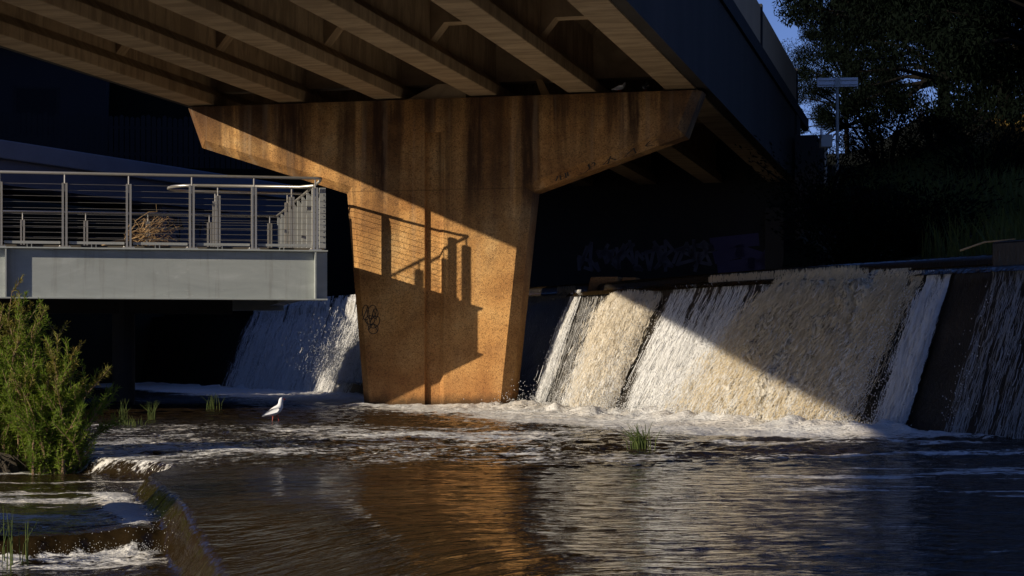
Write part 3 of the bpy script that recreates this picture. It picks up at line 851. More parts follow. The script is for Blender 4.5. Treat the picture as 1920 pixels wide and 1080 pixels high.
def cascade(name, label, tops, bots, sheet_mat, strand_mat, n_str, thick, kind='streak', cover=1., seed=0, spread=.03, n_drop=600, hr_=(0., 1.03), foot=0., thin=0.):
    root = empty(name, (0, 0, 0)); tag(root, label, 'waterfall', 'cascades over the weir')
    t0, t1 = arc_at(tops[0]), arc_at(tops[1]); b0, b1 = arc_at(bots[0]), arc_at(bots[1])
    W = max(t1-t0, b1-b0)
    nu = int(W/.022)+2; nv = 110
    uu, hh = np.meshgrid(np.linspace(0, 1, nu), np.linspace(hr_[0]-.03, hr_[1], nv))
    r = np.random.default_rng(seed)
    rg = .14 if kind == 'streak' else .34
    ragl = (fbm(hh*3.0, hh*0+seed, 5, seed)-.5)*rg; ragr = (fbm(hh*3.3, hh*0+seed+9, 5, seed+5)-.5)*rg
    a = (t0+(b0-t0)*hh)*(1-uu)+(t1+(b1-t1)*hh)*uu+ragl*(1-uu)+ragr*uu
    st = fbm(a*14, hh*2.2, 4, seed+1)-.45
    lump = fbm(a*3.2, hh*(5 if kind != 'streak' else 1.6), 4, seed+2)-.45
    fine = fbm(a*30, hh*(28 if kind != 'streak' else 5), 3, seed+3)-.5
    edge = sstep(0, .10, uu)*sstep(0, .10, 1-uu)
    dome = (sstep(0, .42, uu)*sstep(0, .42, 1-uu))**.6 if kind != 'streak' else 1.
    start = sstep(hr_[0]-.03, hr_[0]+.12, hh)
    out = thick*start*(.25+.75*edge)*(.4+1.5*dome if kind != 'streak' else 1.)*(1+ (1.5*lump+.8*st+.6*fine)) + .012
    out = np.maximum(out, .004)
    cov = cover*(.25+.75*edge)*(.62+.38*sstep(0, .25, hh))*(.86+.5*lump)*(1-thin*sstep(.55, .15, hh))*(1+2.4*np.minimum(fbm(a*7, hh*.7, 4, seed+8)-.47, .02))
    npmesh('water_sheet', face(a, hh, out).reshape(-1, 3), gridq(nv, nu), sheet_mat, root, True, {'cover': cov, 'pale': foot*1.0*sstep(.45, .95, hh)})
    n = int(n_str*2.6)
    u = r.random(n); u = np.clip(u+r.normal(0, .015, n), -.03, 1.03); h = r.random(n)*.97*(hr_[1]-hr_[0])+hr_[0]
    aa = (t0+(b0-t0)*h)*(1-u)+(t1+(b1-t1)*h)*u
    clump = fbm(aa*9, h*1.2, 3, seed+1)
    keep = r.random(n) < (sstep(.30, .62, clump)+.12)*(1-thin*.9*sstep(.55, .15, h))
    aa = aa[keep]; h = h[keep]; u = u[keep]; n = len(aa)
    slant = math.atan2((b0+b1-t0-t1)/2, 2.15)
    if kind == 'streak':
        L = r.gamma(2.0, .03, n)+.015; w = r.uniform(.003, .010, n); ang = slant+r.normal(0, .06, n); curl = .012
    else:
        L = r.uniform(.015, .085, n); w = r.uniform(.003, .009, n); ang = slant+r.normal(0, .26, n); curl = .03
    o = thick*(1.1 if kind == 'streak' else .4+1.5*(sstep(0, .42, u)*sstep(0, .42, 1-u))**.6)+r.gamma(1.6, spread, n)*sstep(0, .25, h)
    V, Q = ribbons(aa, h, L, w, o, ang, seed, curl=curl)
    npmesh('water_strands', V, Q, strand_mat, root)['kind'] = 'stuff'
    if foot:
        m2 = int(n_str*foot)
        h = np.clip(r.beta(3.2, 1.1, m2), 0, 1)*(hr_[1]-hr_[0])+hr_[0]; u = np.where(r.random(m2) < .35, np.abs(r.normal(0, .06, m2)), r.random(m2))
        aa = (t0+(b0-t0)*h)*(1-u)+(t1+(b1-t1)*h)*u
        V, Q = ribbons(aa, h, r.uniform(.012, .06, m2), r.uniform(.003, .009, m2), thick*(.5+1.5*(sstep(0, .42, u)*sstep(0, .42, 1-u))**.6)+r.gamma(1.6, spread, m2), slant+r.normal(0, .28, m2), seed+1, curl=.02)
        npmesh('white_foam', V, Q, M['strand_white'], root)['kind'] = 'stuff'
    if n_drop:
        u = np.where(r.random(n_drop) < .6, np.where(r.random(n_drop) < .5, r.normal(0, .03, n_drop), 1+r.normal(0, .03, n_drop)), r.random(n_drop))
        h = r.beta(2.2, 1.3, n_drop)*(hr_[1]-max(hr_[0], .08))+max(hr_[0], .08)
        aa = (t0+(b0-t0)*h)*(1-u)+(t1+(b1-t1)*h)*u
        P = face(aa, h, thick+r.gamma(1.8, spread*1.6, n_drop))
        V, Q = drops(P, r.uniform(.003, .009, n_drop))
        npmesh('spray', V, Q, M['strand_white'], root)['kind'] = 'stuff'
    return root

cascade('waterfall', 'thin bright ribbon of water nearest the pier at the edge of the weir face', (1004, 1022), (1004, 1024), M['fall_white'], M['strand_white'], 1400, .05, 'streak', 1.15, 11, .02, 400)
cascade('waterfall', 'cream foaming cascade right of the small concrete block', (1072, 1170), (1080, 1152), M['fall_cream'], M['strand_cream'], 9000, .12, 'curl', 1.15, 12, .05, 2600, (.04, 1.03), foot=.6)
cascade('waterfall', 'white streaked cascade crossed by the bridge shadow edge', (1192, 1385), (1182, 1300), M['fall_white'], M['strand_white'], 17000, .045, 'streak', .98, 13, .025, 2200, thin=.95)
cascade('waterfall', 'widest brown churning cascade in the middle of the weir', (1375, 1652), (1270, 1612), M['fall_brown'], M['strand_brown'], 17000, .16, 'curl', 1.12, 14, .06, 3500, foot=.8)
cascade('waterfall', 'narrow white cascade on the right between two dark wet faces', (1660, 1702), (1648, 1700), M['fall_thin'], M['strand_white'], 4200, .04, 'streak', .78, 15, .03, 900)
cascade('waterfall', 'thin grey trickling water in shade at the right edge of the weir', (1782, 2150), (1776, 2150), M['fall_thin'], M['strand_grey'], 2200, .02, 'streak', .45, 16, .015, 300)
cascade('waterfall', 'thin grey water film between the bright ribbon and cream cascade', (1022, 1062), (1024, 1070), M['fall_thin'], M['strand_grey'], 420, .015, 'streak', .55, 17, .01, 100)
cascade('waterfall', 'blue shaded cascade left of the pier beneath the platform', (432, 655), (432, 655), M['fall_white'], M['strand_white'], 14000, .06, 'streak', 1.3, 18, .03, 300, (-.11, 1.03))
cascade('waterfall', 'bright sunlit burst of white water touching the left side of the pier', (640, 760), (625, 760), M['fall_white'], M['strand_white'], 8000, .16, 'curl', 1.2, 19, .12, 3500, (-.11, .90))

# trickle over the upper step
A2 = np.arange(arc_at(1180), arc_at(1520), .02); n2 = len(A2)
r = np.random.default_rng(33)
ns = 1500
aa = np.concatenate([r.uniform(arc_at(1195), arc_at(1470), 1300), r.uniform(arc_at(930), arc_at(962), 200)])
p = bpos(aa)+bnrm(aa)*(BAT+.53); z1 = CZ+.19; zz = z1-r.random(ns)*.12; L = r.uniform(.03, .1, ns)
w = r.uniform(.004, .012, ns); d = -np.stack([-bnrm(aa)[:, 1], bnrm(aa)[:, 0]], -1)
V = np.stack([np.c_[p-d*w[:, None], zz], np.c_[p+d*w[:, None], zz], np.c_[p+d*w[:, None], zz-L], np.c_[p-d*w[:, None], zz-L]], 1).reshape(-1, 3)
tag(npmesh('water_trickle', V, np.arange(ns*4).reshape(-1, 4), M['strand_brown']), 'thin brown trickle over the low upper step above the white cascade', 'trickle')

# ------------------------------------------------------------------ river
lip = np.array([(-30, 22), (-9, 21.0), (-5.6, 19.4), (-4.4, 18.3), (-3.5, 17.5), (-3.05, 16.7), (-3.22, 15.7), (-2.87, 14.5), (-2.53, 13.3), (-2.22, 12.2), (-1.94, 11.3), (-1.68, 10.4), (-1.3, 9.0), (-.9, 7.5), (-.5, 5), (0, 2)], float)
lip = _smooth_pl(lip, 2)
def sdist(X, Y, P):
    best = np.full(X.shape, 1e9); sg = np.ones(X.shape); tpar = np.zeros(X.shape)
    acc = 0
    for (x0, y0), (x1, y1) in zip(P[:-1], P[1:]):
        dx, dy = x1-x0, y1-y0; L2 = dx*dx+dy*dy
        t = np.clip(((X-x0)*dx+(Y-y0)*dy)/L2, 0, 1)
        d = np.hypot(X-x0-t*dx, Y-y0-t*dy)
        c = dx*(Y-y0)-dy*(X-x0)
        m = d < best
        best = np.where(m, d, best); sg = np.where(m, np.sign(c), sg); tpar = np.where(m, acc+t*math.sqrt(L2), tpar)
        acc += math.sqrt(L2)
    return best*sg, tpar
xs_ = np.concatenate([np.arange(-24, -7, .3), np.arange(-7, 1.5, .032), np.arange(1.5, 7.5, .06), np.arange(7.5, 13, .3)])
ys_ = np.concatenate([np.arange(3.5, 7.5, .1), np.arange(7.5, 19, .034), np.arange(19, 34, .075), np.arange(34, 56, .2)])
X, Y = np.meshgrid(xs_, ys_)
sd, tp = sdist(X, Y, lip)
main = sd > 0     # positive to the left of travel direction = right/back side
wd, _ = sdist(X, Y, BP[::2])   # distance to the weir foot (downstream negative/positive)
wdn = np.abs(wd)
jit = (fbm(X*1.2, Y*1.2, 3, 50)-.5)*.25
y2 = 12.5+(fbm(X*1.5, X*0, 3, 51)-.5)*.25
low = sstep(.02, -.20, Y-y2+ (fbm(X*7, Y*7, 3, 52)-.5)*.10)
lev = -.20-.19*low
lev = lev-.03*sstep(.5, 0, Y-y2)*(1-low)
s2 = sd+jit*sstep(20, 16, Y)*.3
drawdown = -.035*sstep(1.2, .05, s2)**1.5
near = sstep(12.9, 9.8, Y)
drawdown = drawdown-near*.24*sstep(1.8, -.1, s2)**1.5
fall = sstep(.04, -.13, s2+ (fbm(X*6, Y*6, 3, 53)-.5)*.04)
Z = drawdown*(1-fall)+lev*fall
# waves
amp_main = .007+.006*sstep(-1.6, .4, X)+.030*sstep(15.5, 19, Y)+.02*sstep(26, 20, Y)*sstep(15, 18, Y)
turb = np.exp(-np.clip(wdn-.2, 0, 99)/1.3)
w1 = fbm(X*1.1, Y*1.5, 4, 60)-.5; w2 = fbm(X*3.2, Y*4.2, 4, 61)-.5; w3 = 1-np.abs(fbm(X*2.0, Y*3.0, 4, 62)-.5)*4
ww = amp_main*(1.1*w1+.9*w2+.35*w3)
footm = np.exp(-((wdn-.55)/.42)**2)*sstep(20.5, 22.5, Y)*sstep(36, 33, Y)*(.035+.26*(fbm(X*2.6, Y*2.6, 4, 75)-.40))
# water bulking up against the pier and boiling under the cascades
boil = turb*(.17*(fbm(X*2.4, Y*2.4, 4, 63)-.38)+.12*(fbm(X*8, Y*8, 3, 64)-.4))*sstep(19, 23, Y)
Xp = (X-P0.x)*AD.x+(Y-P0.y)*AD.y; Yp = (X-P0.x)*BD.x+(Y-P0.y)*BD.y
pf = np.exp(-((Yp+.35)/.55)**2)*sstep(-2.2, -1.2, Xp)*sstep(3.2, 1.5, Xp)
boil = boil+footm+pf*(.05+.10*(fbm(X*3, Y*4, 4, 65)-.4))
# long standing ridges behind the foreground lip
lowp = fall*(.018*(fbm(X*3, Y*4, 4, 66)-.5)*2)
# plunge foam mounds
mound = fall*np.exp(-((s2+.30)/.20)**2)*(.025+.06*(fbm(X*4, Y*4, 3, 67)-.4))*sstep(16, 15, Y)
plunge2 = low*fall*np.exp(-((Y-y2+.35)/.25)**2)*(.02+.09*(fbm(X*5, Y*5, 3, 68)-.4))
Z = Z+ww*(1-fall)*sstep(-.1, .7, s2)+boil+lowp+mound+plunge2
# foam density
D = Y
f = np.zeros_like(X)
right_side = sstep(-.6, 1.0, Xp)
f = np.maximum(f, 1.15*np.exp(-np.clip(wdn-2.1, 0, 99)/1.2)*(.80+.5*(fbm(X*1.3, Y*1.3, 3, 74)-.35))*sstep(19.5, 22.5, Y))
f = np.maximum(f, .80*np.exp(-np.clip(wdn-1.6, 0, 99)/2.0)*sstep(21, 25, Y)*sstep(37, 33, Y)*sstep(-5.2, -2.5, X))
f = np.maximum(f, .95*pf)
f = np.maximum(f, (.50+.5*(fbm(X*.8, Y*.6, 3, 70)-.5))*sstep(15.0, 17.0, Y)*sstep(27.5, 24, Y)*sstep(3.6, .8, X))
f = np.maximum(f, .30*sstep(14, 16, Y)*sstep(19, 16, Y)*(1-fall))
streak = fbm(X*.45, Y*1.9, 4, 71)
f = np.maximum(f, (.46*sstep(.48, .66, streak)+.14)*sstep(5, 9, Y)*(1-fall)*sstep(.8, 2.6, X))
f = np.maximum(f, .11*(1-fall)*sstep(6, 9, Y))
f = f*(1-.95*sstep(1.9, .9, s2)*sstep(16.5, 15, Y)*(1-fall))
fl = .27+.32*sstep(.5, .66, fbm(X*.5, Y*2.6, 4, 72))
fl = np.maximum(fl, np.exp(-((s2+.24)/.22)**2)*sstep(12.2, 12.8, Y)*(.15+.85*sstep(16.0, 15.2, Y)))
fl = np.maximum(fl, .95*low*np.exp(-np.clip(y2-.25-Y, 0, 9)/.8)*(.55+.6*fbm(X*2, Y*2, 3, 73)))
fl = fl*(1-.8*sstep(.35, .05, Y-y2)*(1-sstep(.0, -.22, Y-y2)))
f = f*(1-fall)+fl*fall
f = f*(1-.8*np.exp(-((s2)/.14)**2)*sstep(17, 15.5, Y))
chop = .42+.30*sstep(-1.6, .4, X)
chop = chop+(1-chop)*sstep(15, 18, Y)
chop = chop-.08*sstep(1.2, .2, np.abs(s2))*sstep(16, 14, Y)
river = npmesh('water', np.stack([X, Y, Z], -1).reshape(-1, 3), gridq(*X.shape), M['water'], None, True, {'foam': f, 'chop': chop})
tag(river, kind='structure')
# upstream water level with the upper step
V, Q = ledge([BAT+.545, BAT+.575, BAT+.63, BAT+.72, BAT+.9, BAT+1.5, BAT+6, BAT+30], [CZ+.06, CZ+.14, CZ+.19, CZ+.222, CZ+.238, CZ+.245, CZ+.245, CZ+.245])
up = npmesh('upstream_water', V, Q, M['water'], None, True, {'foam': np.full(len(V), .05), 'chop': np.full(len(V), .3)})
tag(up, kind='structure')
# thin film gliding over the crest ledge
V, Q = ledge([BAT-.10, BAT-.04, BAT+.05, BAT+.2, BAT+.54], [CZ-.05, CZ+.005, CZ+.03, CZ+.04, CZ+.045], arc_at(1000))
fm = npmesh('crest_water', V, Q, M['water'], None, True, {'foam': np.full(len(V), .1), 'chop': np.full(len(V), .8)})
tag(fm, kind='structure')

# spray flecks above the broken lips and the boil
r = np.random.default_rng(44)
def surf(x, y):
    ix = np.clip(np.searchsorted(xs_, x), 0, len(xs_)-1); iy = np.clip(np.searchsorted(ys_, y), 0, len(ys_)-1)
    return Z[iy, ix]
P = []
n = 2200; x = np.where(r.random(n) < .7, r.normal(-2.5, .28, n), r.uniform(-4.2, -2.1, n)); x = np.minimum(x, -2.05); y = 12.32+r.normal(0, .06, n); P.append(np.c_[x, y, -.39+r.gamma(1.3, .03, n)])
n = 250; k = r.uniform(0, 1, n); lx = np.interp(k, [0, 1], [-3.3, -2.1]); ly = np.interp(k, [0, 1], [15.6, 12.0]); P.append(np.c_[lx-.25+r.normal(0, .1, n), ly+r.normal(0, .15, n), -.2+r.gamma(1.5, .03, n)])
n = 220; x = r.uniform(-4.4, -3.0, n); P.append(np.c_[x, 17.2+r.normal(0, .2, n)-(x+3)*.9, -.15+r.gamma(1.5, .03, n)])
n = 7000; a = r.uniform(arc_at(1005), arc_at(1720), n); p = bpos(a)-bnrm(a)*np.abs(r.normal(.25, .3, n))[:, None]; P.append(np.c_[p, np.abs(r.gamma(1.2, .11, n))])
P = np.concatenate(P); V, Q = drops(P, np.where(P[:, 1] < 19, r.uniform(.0008, .0032, len(P)), r.uniform(.003, .009, len(P))))
tag(npmesh('spray', V, Q, M['strand_white']), 'loose white spray flecks over the foot of the weir and the lips', 'spray', None, 'stuff')

# ------------------------------------------------------------------ terrain
def terrain(name, xs, ys, fn, mat):
    X, Y = np.meshgrid(xs, ys); Zt = fn(X, Y)
    o = npmesh(name, np.stack([X, Y, Zt], -1).reshape(-1, 3), gridq(*X.shape), mat, None, True); tag(o, kind='structure'); return o
MB().add([(-900, -900, -1.6), (900, -900, -1.6), (900, 900, -1.6), (-900, 900, -1.6)], [(0, 1, 2, 3)])
gnd = MB().add([(-900, -900, -1.6), (900, -900, -1.6), (900, 900, -1.6), (-900, 900, -1.6)], [(0, 1, 2, 3)]).build('ground', M['ground']); tag(gnd, kind='structure')
def right_bank(X, Y):
    d, _ = sdist(X, Y, BP[::2])
    ups = np.where(d > 0, d, 0) if False else None
    # upstream distance measured along the upstream normal
    dd = (X-4.75)*.87+(Y-22.55)*.5
    s = (X-P0.x)*AD.x+(Y-P0.y)*AD.y
    z = 1.9+.235*np.clip(dd-1.9, 0, 16)+.06*np.clip(dd-18, 0, 40)+.5*(fbm(X*.3, Y*.3, 4, 80)-.5)+.15*(fbm(X*1.5, Y*1.5, 3, 81)-.5)
    z = np.where(dd < 1.6, -1.5, z)
    k = sstep(ed+.1, ed+1.3, s)
    return np.where(dd < 1.6, -1.5, 1.2*(1-k)+z*k)
terrain('right_bank', np.arange(5.5, 60, .5), np.arange(10, 100, .5), right_bank, M['bank'])
W0, W1 = Vector((-12.1, 43)), Vector((-8.2, 51.5))
wdir = (W1-W0).normalized()
def left_bank(X, Y):
    c = (X-W0.x)*wdir.y-(Y-W0.y)*wdir.x          # >0 on the river side
    t = (X-W0.x)*wdir.x+(Y-W0.y)*wdir.y
    z = 5.2+.4*(fbm(X*.3, Y*.3, 3, 82)-.5)+2.2*sstep(-5, -9, c)
    k = sstep(-4.0, -5.2, c)*sstep(-9.0, -7.0, t)
    return -1.2*(1-k)+z*k
terrain('left_bank', np.arange(-60, -2, .45), np.arange(30, 80, .45), left_bank, M['bank'])
def far_hill(X, Y):
    return -1+7.2*sstep(58, 66, Y)+1.0*(fbm(X*.15, Y*.15, 3, 83)-.5)+7.5*sstep(4, -6, X)*sstep(60, 70, Y)+2.6*sstep(8.5, 11.5, X)*sstep(60, 72, Y)+1.5*sstep(13, 17, X)*sstep(60, 72, Y)
terrain('hill', np.arange(-80, 70, 1.5), np.arange(54, 140, 1.5), far_hill, M['hill'])

# retaining wall on the left bank
wl = empty('beam_bridge', (W0.x, W0.y, 0), math.atan2(wdir.y, wdir.x))
tag(wl, 'blue shaded concrete beam bridge with a pale coping behind the platform railing', 'bridge')
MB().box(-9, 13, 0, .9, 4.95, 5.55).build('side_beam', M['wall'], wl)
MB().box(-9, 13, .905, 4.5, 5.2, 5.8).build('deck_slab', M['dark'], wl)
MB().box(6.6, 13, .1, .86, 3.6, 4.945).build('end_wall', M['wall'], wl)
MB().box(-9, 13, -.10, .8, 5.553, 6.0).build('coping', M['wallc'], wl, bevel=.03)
g = MB()
for k in range(5):
    x = 7.0+k*.42
    strokes(g, [[(x+rnd.uniform(-.25, .25), 4.4+rnd.uniform(-.4, .4)) for _ in range(6)]], .07, lambda u, v: (u, .096, v))
g.build('graffiti', M['paint'], wl)
# paling fence and house on top of the left bank
fn = empty('paling_fence', (-14.5, 54.5, 6.6), math.radians(12))
tag(fn, 'dark timber paling fence on top of the left bank', 'fence')
m = MB()
for k in range(70):
    x = -2+k*.16; h = 1.55+rnd.uniform(-.06, .06)
    m.add([(x, 0, 0), (x+.13, 0, 0), (x+.13, 0, h-.06), (x+.065, 0, h), (x, 0, h-.06), (x, .02, 0), (x+.13, .02, 0), (x+.13, .02, h-.06), (x+.065, .02, h), (x, .02, h-.06)],
          [(0, 1, 2, 3, 4), (9, 8, 7, 6, 5), (0, 5, 6, 1), (1, 6, 7, 2), (2, 7, 8, 3), (3, 8, 9, 4), (4, 9, 5, 0)])
m.build('palings', M['timber'], fn)
m = MB(); m.box(-2, 9.2, .022, .06, .35, .43); m.box(-2, 9.2, .022, .06, 1.15, 1.23); m.build('fence_rail', M['timber'], fn)
hs = empty('house', (-19.5, 62, 6.2), math.radians(10))
tag(hs, 'dark rendered house standing in shade beyond the left bank', 'house')
MB().box(-7, 5.5, 0, 9, -1, 5.4).build('wall', M['brick'], hs)
MB().add([(-7.5, -.5, 5.4), (6, -.5, 5.4), (6, 9.5, 5.4), (-7.5, 9.5, 5.4), (-4, 4.5, 8.2), (3, 4.5, 8.2)], [(0, 1, 5, 4), (1, 2, 5), (2, 3, 4, 5), (3, 0, 4), (0, 3, 2, 1)]).build('roof', M['roof'], hs)
for x in (-5, -1.6, 2.4):
    w = MB().box(x, x+1.5, -.05, -.003, 2.2, 3.9).build('window', M['timber'], hs)
    MB().box(x+.08, x+1.42, -.06, -.052, 2.28, 3.82).build('pane', M['glass'], w)
# ------------------------------------------------------------------ vegetation
def leaf_mesh(name, C, dirs, L, W, mat, parent, r):
    """one folded-flat diamond per leaf"""
    n = len(C)
    dirs = dirs/np.linalg.norm(dirs, axis=1, keepdims=True)
    rv = r.normal(0, 1, (n, 3)); sd_ = np.cross(dirs, rv); sd_ /= np.linalg.norm(sd_, axis=1, keepdims=True)
    L = np.broadcast_to(L, n)[:, None]; W = np.broadcast_to(W, n)[:, None]
    V = np.stack([C, C+dirs*L*.45+sd_*W*.5, C+dirs*L, C+dirs*L*.45-sd_*W*.5], 1).reshape(-1, 3)
    return npmesh(name, V, np.arange(n*4).reshape(-1, 4), mat, parent)

def make_tree(name, loc, H, R, n_clump, per, seed, label, group, leaf=(.11, .22), z0=.3, mat=None):
    r = np.random.default_rng(seed); rr = random.Random(seed)
    root = empty(name, loc); tag(root, label, 'tree', group)
    tr = MB(); th = H*.62
    top = Vector((rr.uniform(-.5, .5), rr.uniform(-.5, .5), th))
    tr.tube([(0, 0, -1), (top.x*.3, top.y*.3, th*.33), (top.x*.8, top.y*.8, th*.7), top], [H*.017, H*.014, H*.010, H*.006], 8)
    cl = []
    for k in range(n_clump):
        a = rr.uniform(0, 6.283); zz = z0+(1-z0)*rr.random()**.8
        rad = R*math.sin(math.pi*min(1, max(.12, (zz-z0+.12)/(1.12-z0))))**.6*rr.uniform(.35, 1.0)
        c = Vector((math.cos(a)*rad, math.sin(a)*rad, zz*H))
        cl.append(c)
        if k % 2 == 0:
            b = Vector((top.x*.6, top.y*.6, max(.2*H, min(th*.95, c.z*.72)))); mid = (b+c)/2+Vector((0, 0, .25))
            tr.tube([b, mid, c], [H*.008, H*.005, H*.0015], 5)
    tr.build('trunk', M['bark'], root, smooth=True)
    C = []; Dv = []
    for c in cl:
        n = int(per*rr.uniform(.5, 1.4)); rad = R*rr.uniform(.11, .24)
        p = r.normal(0, 1, (n, 3)); p /= np.linalg.norm(p, axis=1, keepdims=True)
        p = p*(r.random((n, 1))**.36)*rad*np.array([1, 1, .75])+np.array(c)
        C.append(p); d = r.normal(0, .6, (n, 3)); d[:, 2] -= .8; Dv.append(d)
    C = np.concatenate(C); Dv = np.concatenate(Dv)
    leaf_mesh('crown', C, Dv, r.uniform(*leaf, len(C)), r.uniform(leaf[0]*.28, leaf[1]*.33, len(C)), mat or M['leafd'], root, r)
    return root
def copy_tree(src, loc, rz, sc_, label, group):
    c = src.copy(); COL.objects.link(c); c.location = loc; c.rotation_euler = (0, 0, rz); c.scale = (sc_, sc_, sc_)
    tag(c, label, 'tree', group)
    for ch in src.children:
        k = ch.copy(); COL.objects.link(k); k.parent = c
    return c
TG = 'dark trees on the right bank'
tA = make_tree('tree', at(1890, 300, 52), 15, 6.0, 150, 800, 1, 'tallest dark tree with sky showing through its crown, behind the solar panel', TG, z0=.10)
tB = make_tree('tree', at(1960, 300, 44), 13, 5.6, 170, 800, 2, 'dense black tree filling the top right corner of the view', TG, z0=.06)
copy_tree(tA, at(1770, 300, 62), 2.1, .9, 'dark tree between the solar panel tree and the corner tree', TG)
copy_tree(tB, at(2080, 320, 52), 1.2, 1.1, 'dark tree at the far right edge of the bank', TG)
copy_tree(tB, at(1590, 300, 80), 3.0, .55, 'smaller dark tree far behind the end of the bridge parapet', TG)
LG = 'dark trees beyond the left bank'
k = 0
for px, D_, s_, l in ((60, 78, .9, 'dark tree behind the left side of the house'), (330, 74, .95, 'dark tree right of the house on the left bank'),
                      (520, 72, .9, 'dark tree seen under the left arm of the pier'), (640, 70, .8, 'dark tree directly behind the pier column')):
    q = at(px, 0, D_); copy_tree((tB, tB)[k % 2], (q.x, q.y, 4.5), k*1.3, s_, l, LG); k += 1

def off(q_, r_): return (.874*r_+.485*q_, .485*r_-.874*q_)
x_, y_ = off(-52.1, -10)
sun_block_house = hs.copy(); COL.objects.link(sun_block_house); sun_block_house.location = (x_, y_, .6); sun_block_house.rotation_euler = (0, 0, math.radians(-61)); sun_block_house.scale = (2.4, 1.2, 2.7)  # enlarged house copy, added out of view to block sun from the left
tag(sun_block_house, 'unseen stretched house copy on the left bank, added to block the low sun', 'house')
for ch in hs.children:
    k_ = ch.copy(); COL.objects.link(k_); k_.parent = sun_block_house
    for c2 in ch.children:
        k2 = c2.copy(); COL.objects.link(k2); k2.parent = k_

# shrubs and palm on the right bank
def ground_r(x, y): return float(right_bank(np.array([x]), np.array([y]))[0])
def make_shrub(name, loc, R, H, n, seed, label, mat, leaf=(.06, .14)):
    r = np.random.default_rng(seed); root = empty(name, loc); tag(root, label, 'shrub')
    st = MB()
    nb = 18; C = []; Dv = []
    for k in range(nb):
        a = r.random()*6.283; rad = R*r.uniform(.3, .95); hz = H*r.uniform(.45, 1)
        tip = Vector((math.cos(a)*rad, math.sin(a)*rad, hz)); mid = tip*.5+Vector((0, 0, .12*H))
        st.tube([(0, 0, -.1), mid, tip], [.03*H, .018*H, .004*H], 5)
        m_ = n//nb; t = r.random(m_)**.6
        p = np.outer(t, np.array(tip))+r.normal(0, .17*R, (m_, 3)); C.append(p); d = p*np.array([1, 1, .6])+r.normal(0, .5, (m_, 3)); Dv.append(d)
    st.build('stems', M['bark'], root)
    C = np.concatenate(C); Dv = np.concatenate(Dv); C[:, 2] = np.maximum(C[:, 2], .02)
    leaf_mesh('foliage', C, Dv, r.uniform(*leaf, len(C)), r.uniform(leaf[0]*.3, leaf[1]*.35, len(C)), mat, root, r)
    return root
for i, (px, D_, R_, H_s, l, mt) in enumerate(((1545, 38, 1.6, 1.5, 'dark shrub below the end of the bridge parapet', 'leafd'), (1590, 30, 1.3, 1.2, 'low dark shrub close above the weir crest', 'leafd'),
        (1720, 30, 1.6, 1.1, 'dark shrub in the middle of the right bank', 'leafd'), (1840, 40, 1.8, 1.6, 'dark bush beneath the corner tree on the right bank', 'leafd'),
        (1893, 42, .65, 1.15, 'rust coloured bush catching a little light at the right edge', 'autumn'), (1660, 46, 1.8, 2.0, 'dark bush beside the foot of the solar panel pole', 'leafd'), (1760, 48, 2.0, 2.2, 'tall dark bush at the top of the bank', 'leafd'))):
    q = at(px, 0, D_); make_shrub('shrub', (q.x, q.y, ground_r(q.x, q.y)-.1), R_, H_s, 5000, 100+i, l, M[mt])
pq = at(1650, 0, 33)
palm = empty('cycad', (pq.x, pq.y, ground_r(pq.x, pq.y)-.05)); tag(palm, 'dark cycad with drooping fronds on the bank behind the weir', 'cycad')
MB().tube([(0, 0, -.2), (0, 0, .45)], [.2, .16], 10).build('trunk', M['bark'], palm)
for k in range(34):
    a = k*2.4; el = rnd.uniform(.2, 1.25); L = rnd.uniform(1.1, 1.6)
    pts = []
    for q in range(10):
        t = q/9; pts.append(Vector((math.cos(a)*L*t*math.cos(el*(1-.2*t)), math.sin(a)*L*t*math.cos(el*(1-.2*t)), .45+L*(math.sin(el)*t-.75*t*t))))
    fr = MB(); fr.tube(pts, [.014-.0012*q for q in range(10)], 4)
    for q in range(40):
        t = .08+.9*q/39; i0 = min(8, int(t*9)); p = pts[i0].lerp(pts[i0+1], t*9-i0); d = (pts[i0+1]-pts[i0]).normalized()
        sdv = d.cross(Vector((0, 0, 1))); sdv = sdv.normalized() if sdv.length > .01 else Vector((1, 0, 0))
        ll = .24*math.sin(math.pi*min(1, t*.9+.1))+.04
        for sg in (-1, 1):
            tip = p+(sdv*sg+d*.5)*ll-Vector((0, 0, .25*ll))
            fr.add([p-d*.008, p+d*.012, tip], [(0, 1, 2)])
    fr.build('frond', M['leafd'], palm)
# grass on the bank
n = 26000
r = np.random.default_rng(55)
gx_ = r.uniform(6.5, 16, n); gy_ = r.uniform(24, 48, n)
s = (gx_-P0.x)*AD.x+(gy_-P0.y)*AD.y; dd = (gx_-4.75)*.87+(gy_-22.55)*.5
ok = (s > ed+1.2) & (dd > 2.3) & (fbm(gx_*.5, gy_*.5, 3, 90) > .40); gx_ = gx_[ok]; gy_ = gy_[ok]; n = len(gx_)
gz = right_bank(gx_, gy_)
hgt = r.uniform(.25, .75, n)*(.6+.9*fbm(gx_*.4, gy_*.4, 3, 91)); a = r.random(n)*6.283; lean = r.uniform(.1, .5, n)*hgt; w = r.uniform(.008, .02, n)
b0 = np.c_[gx_, gy_, gz-.05]; dx = np.c_[np.cos(a+1.57), np.sin(a+1.57), 0*a]*w[:, None]
md = b0+np.c_[np.cos(a)*lean*.35, np.sin(a)*lean*.35, hgt*.6]; tp_ = b0+np.c_[np.cos(a)*lean, np.sin(a)*lean, hgt]
V = np.stack([b0-dx, b0+dx, md+dx*.7, md-dx*.7, tp_+dx*.1, tp_-dx*.1], 1).reshape(-1, 3)
b = np.arange(n)[:, None]*6
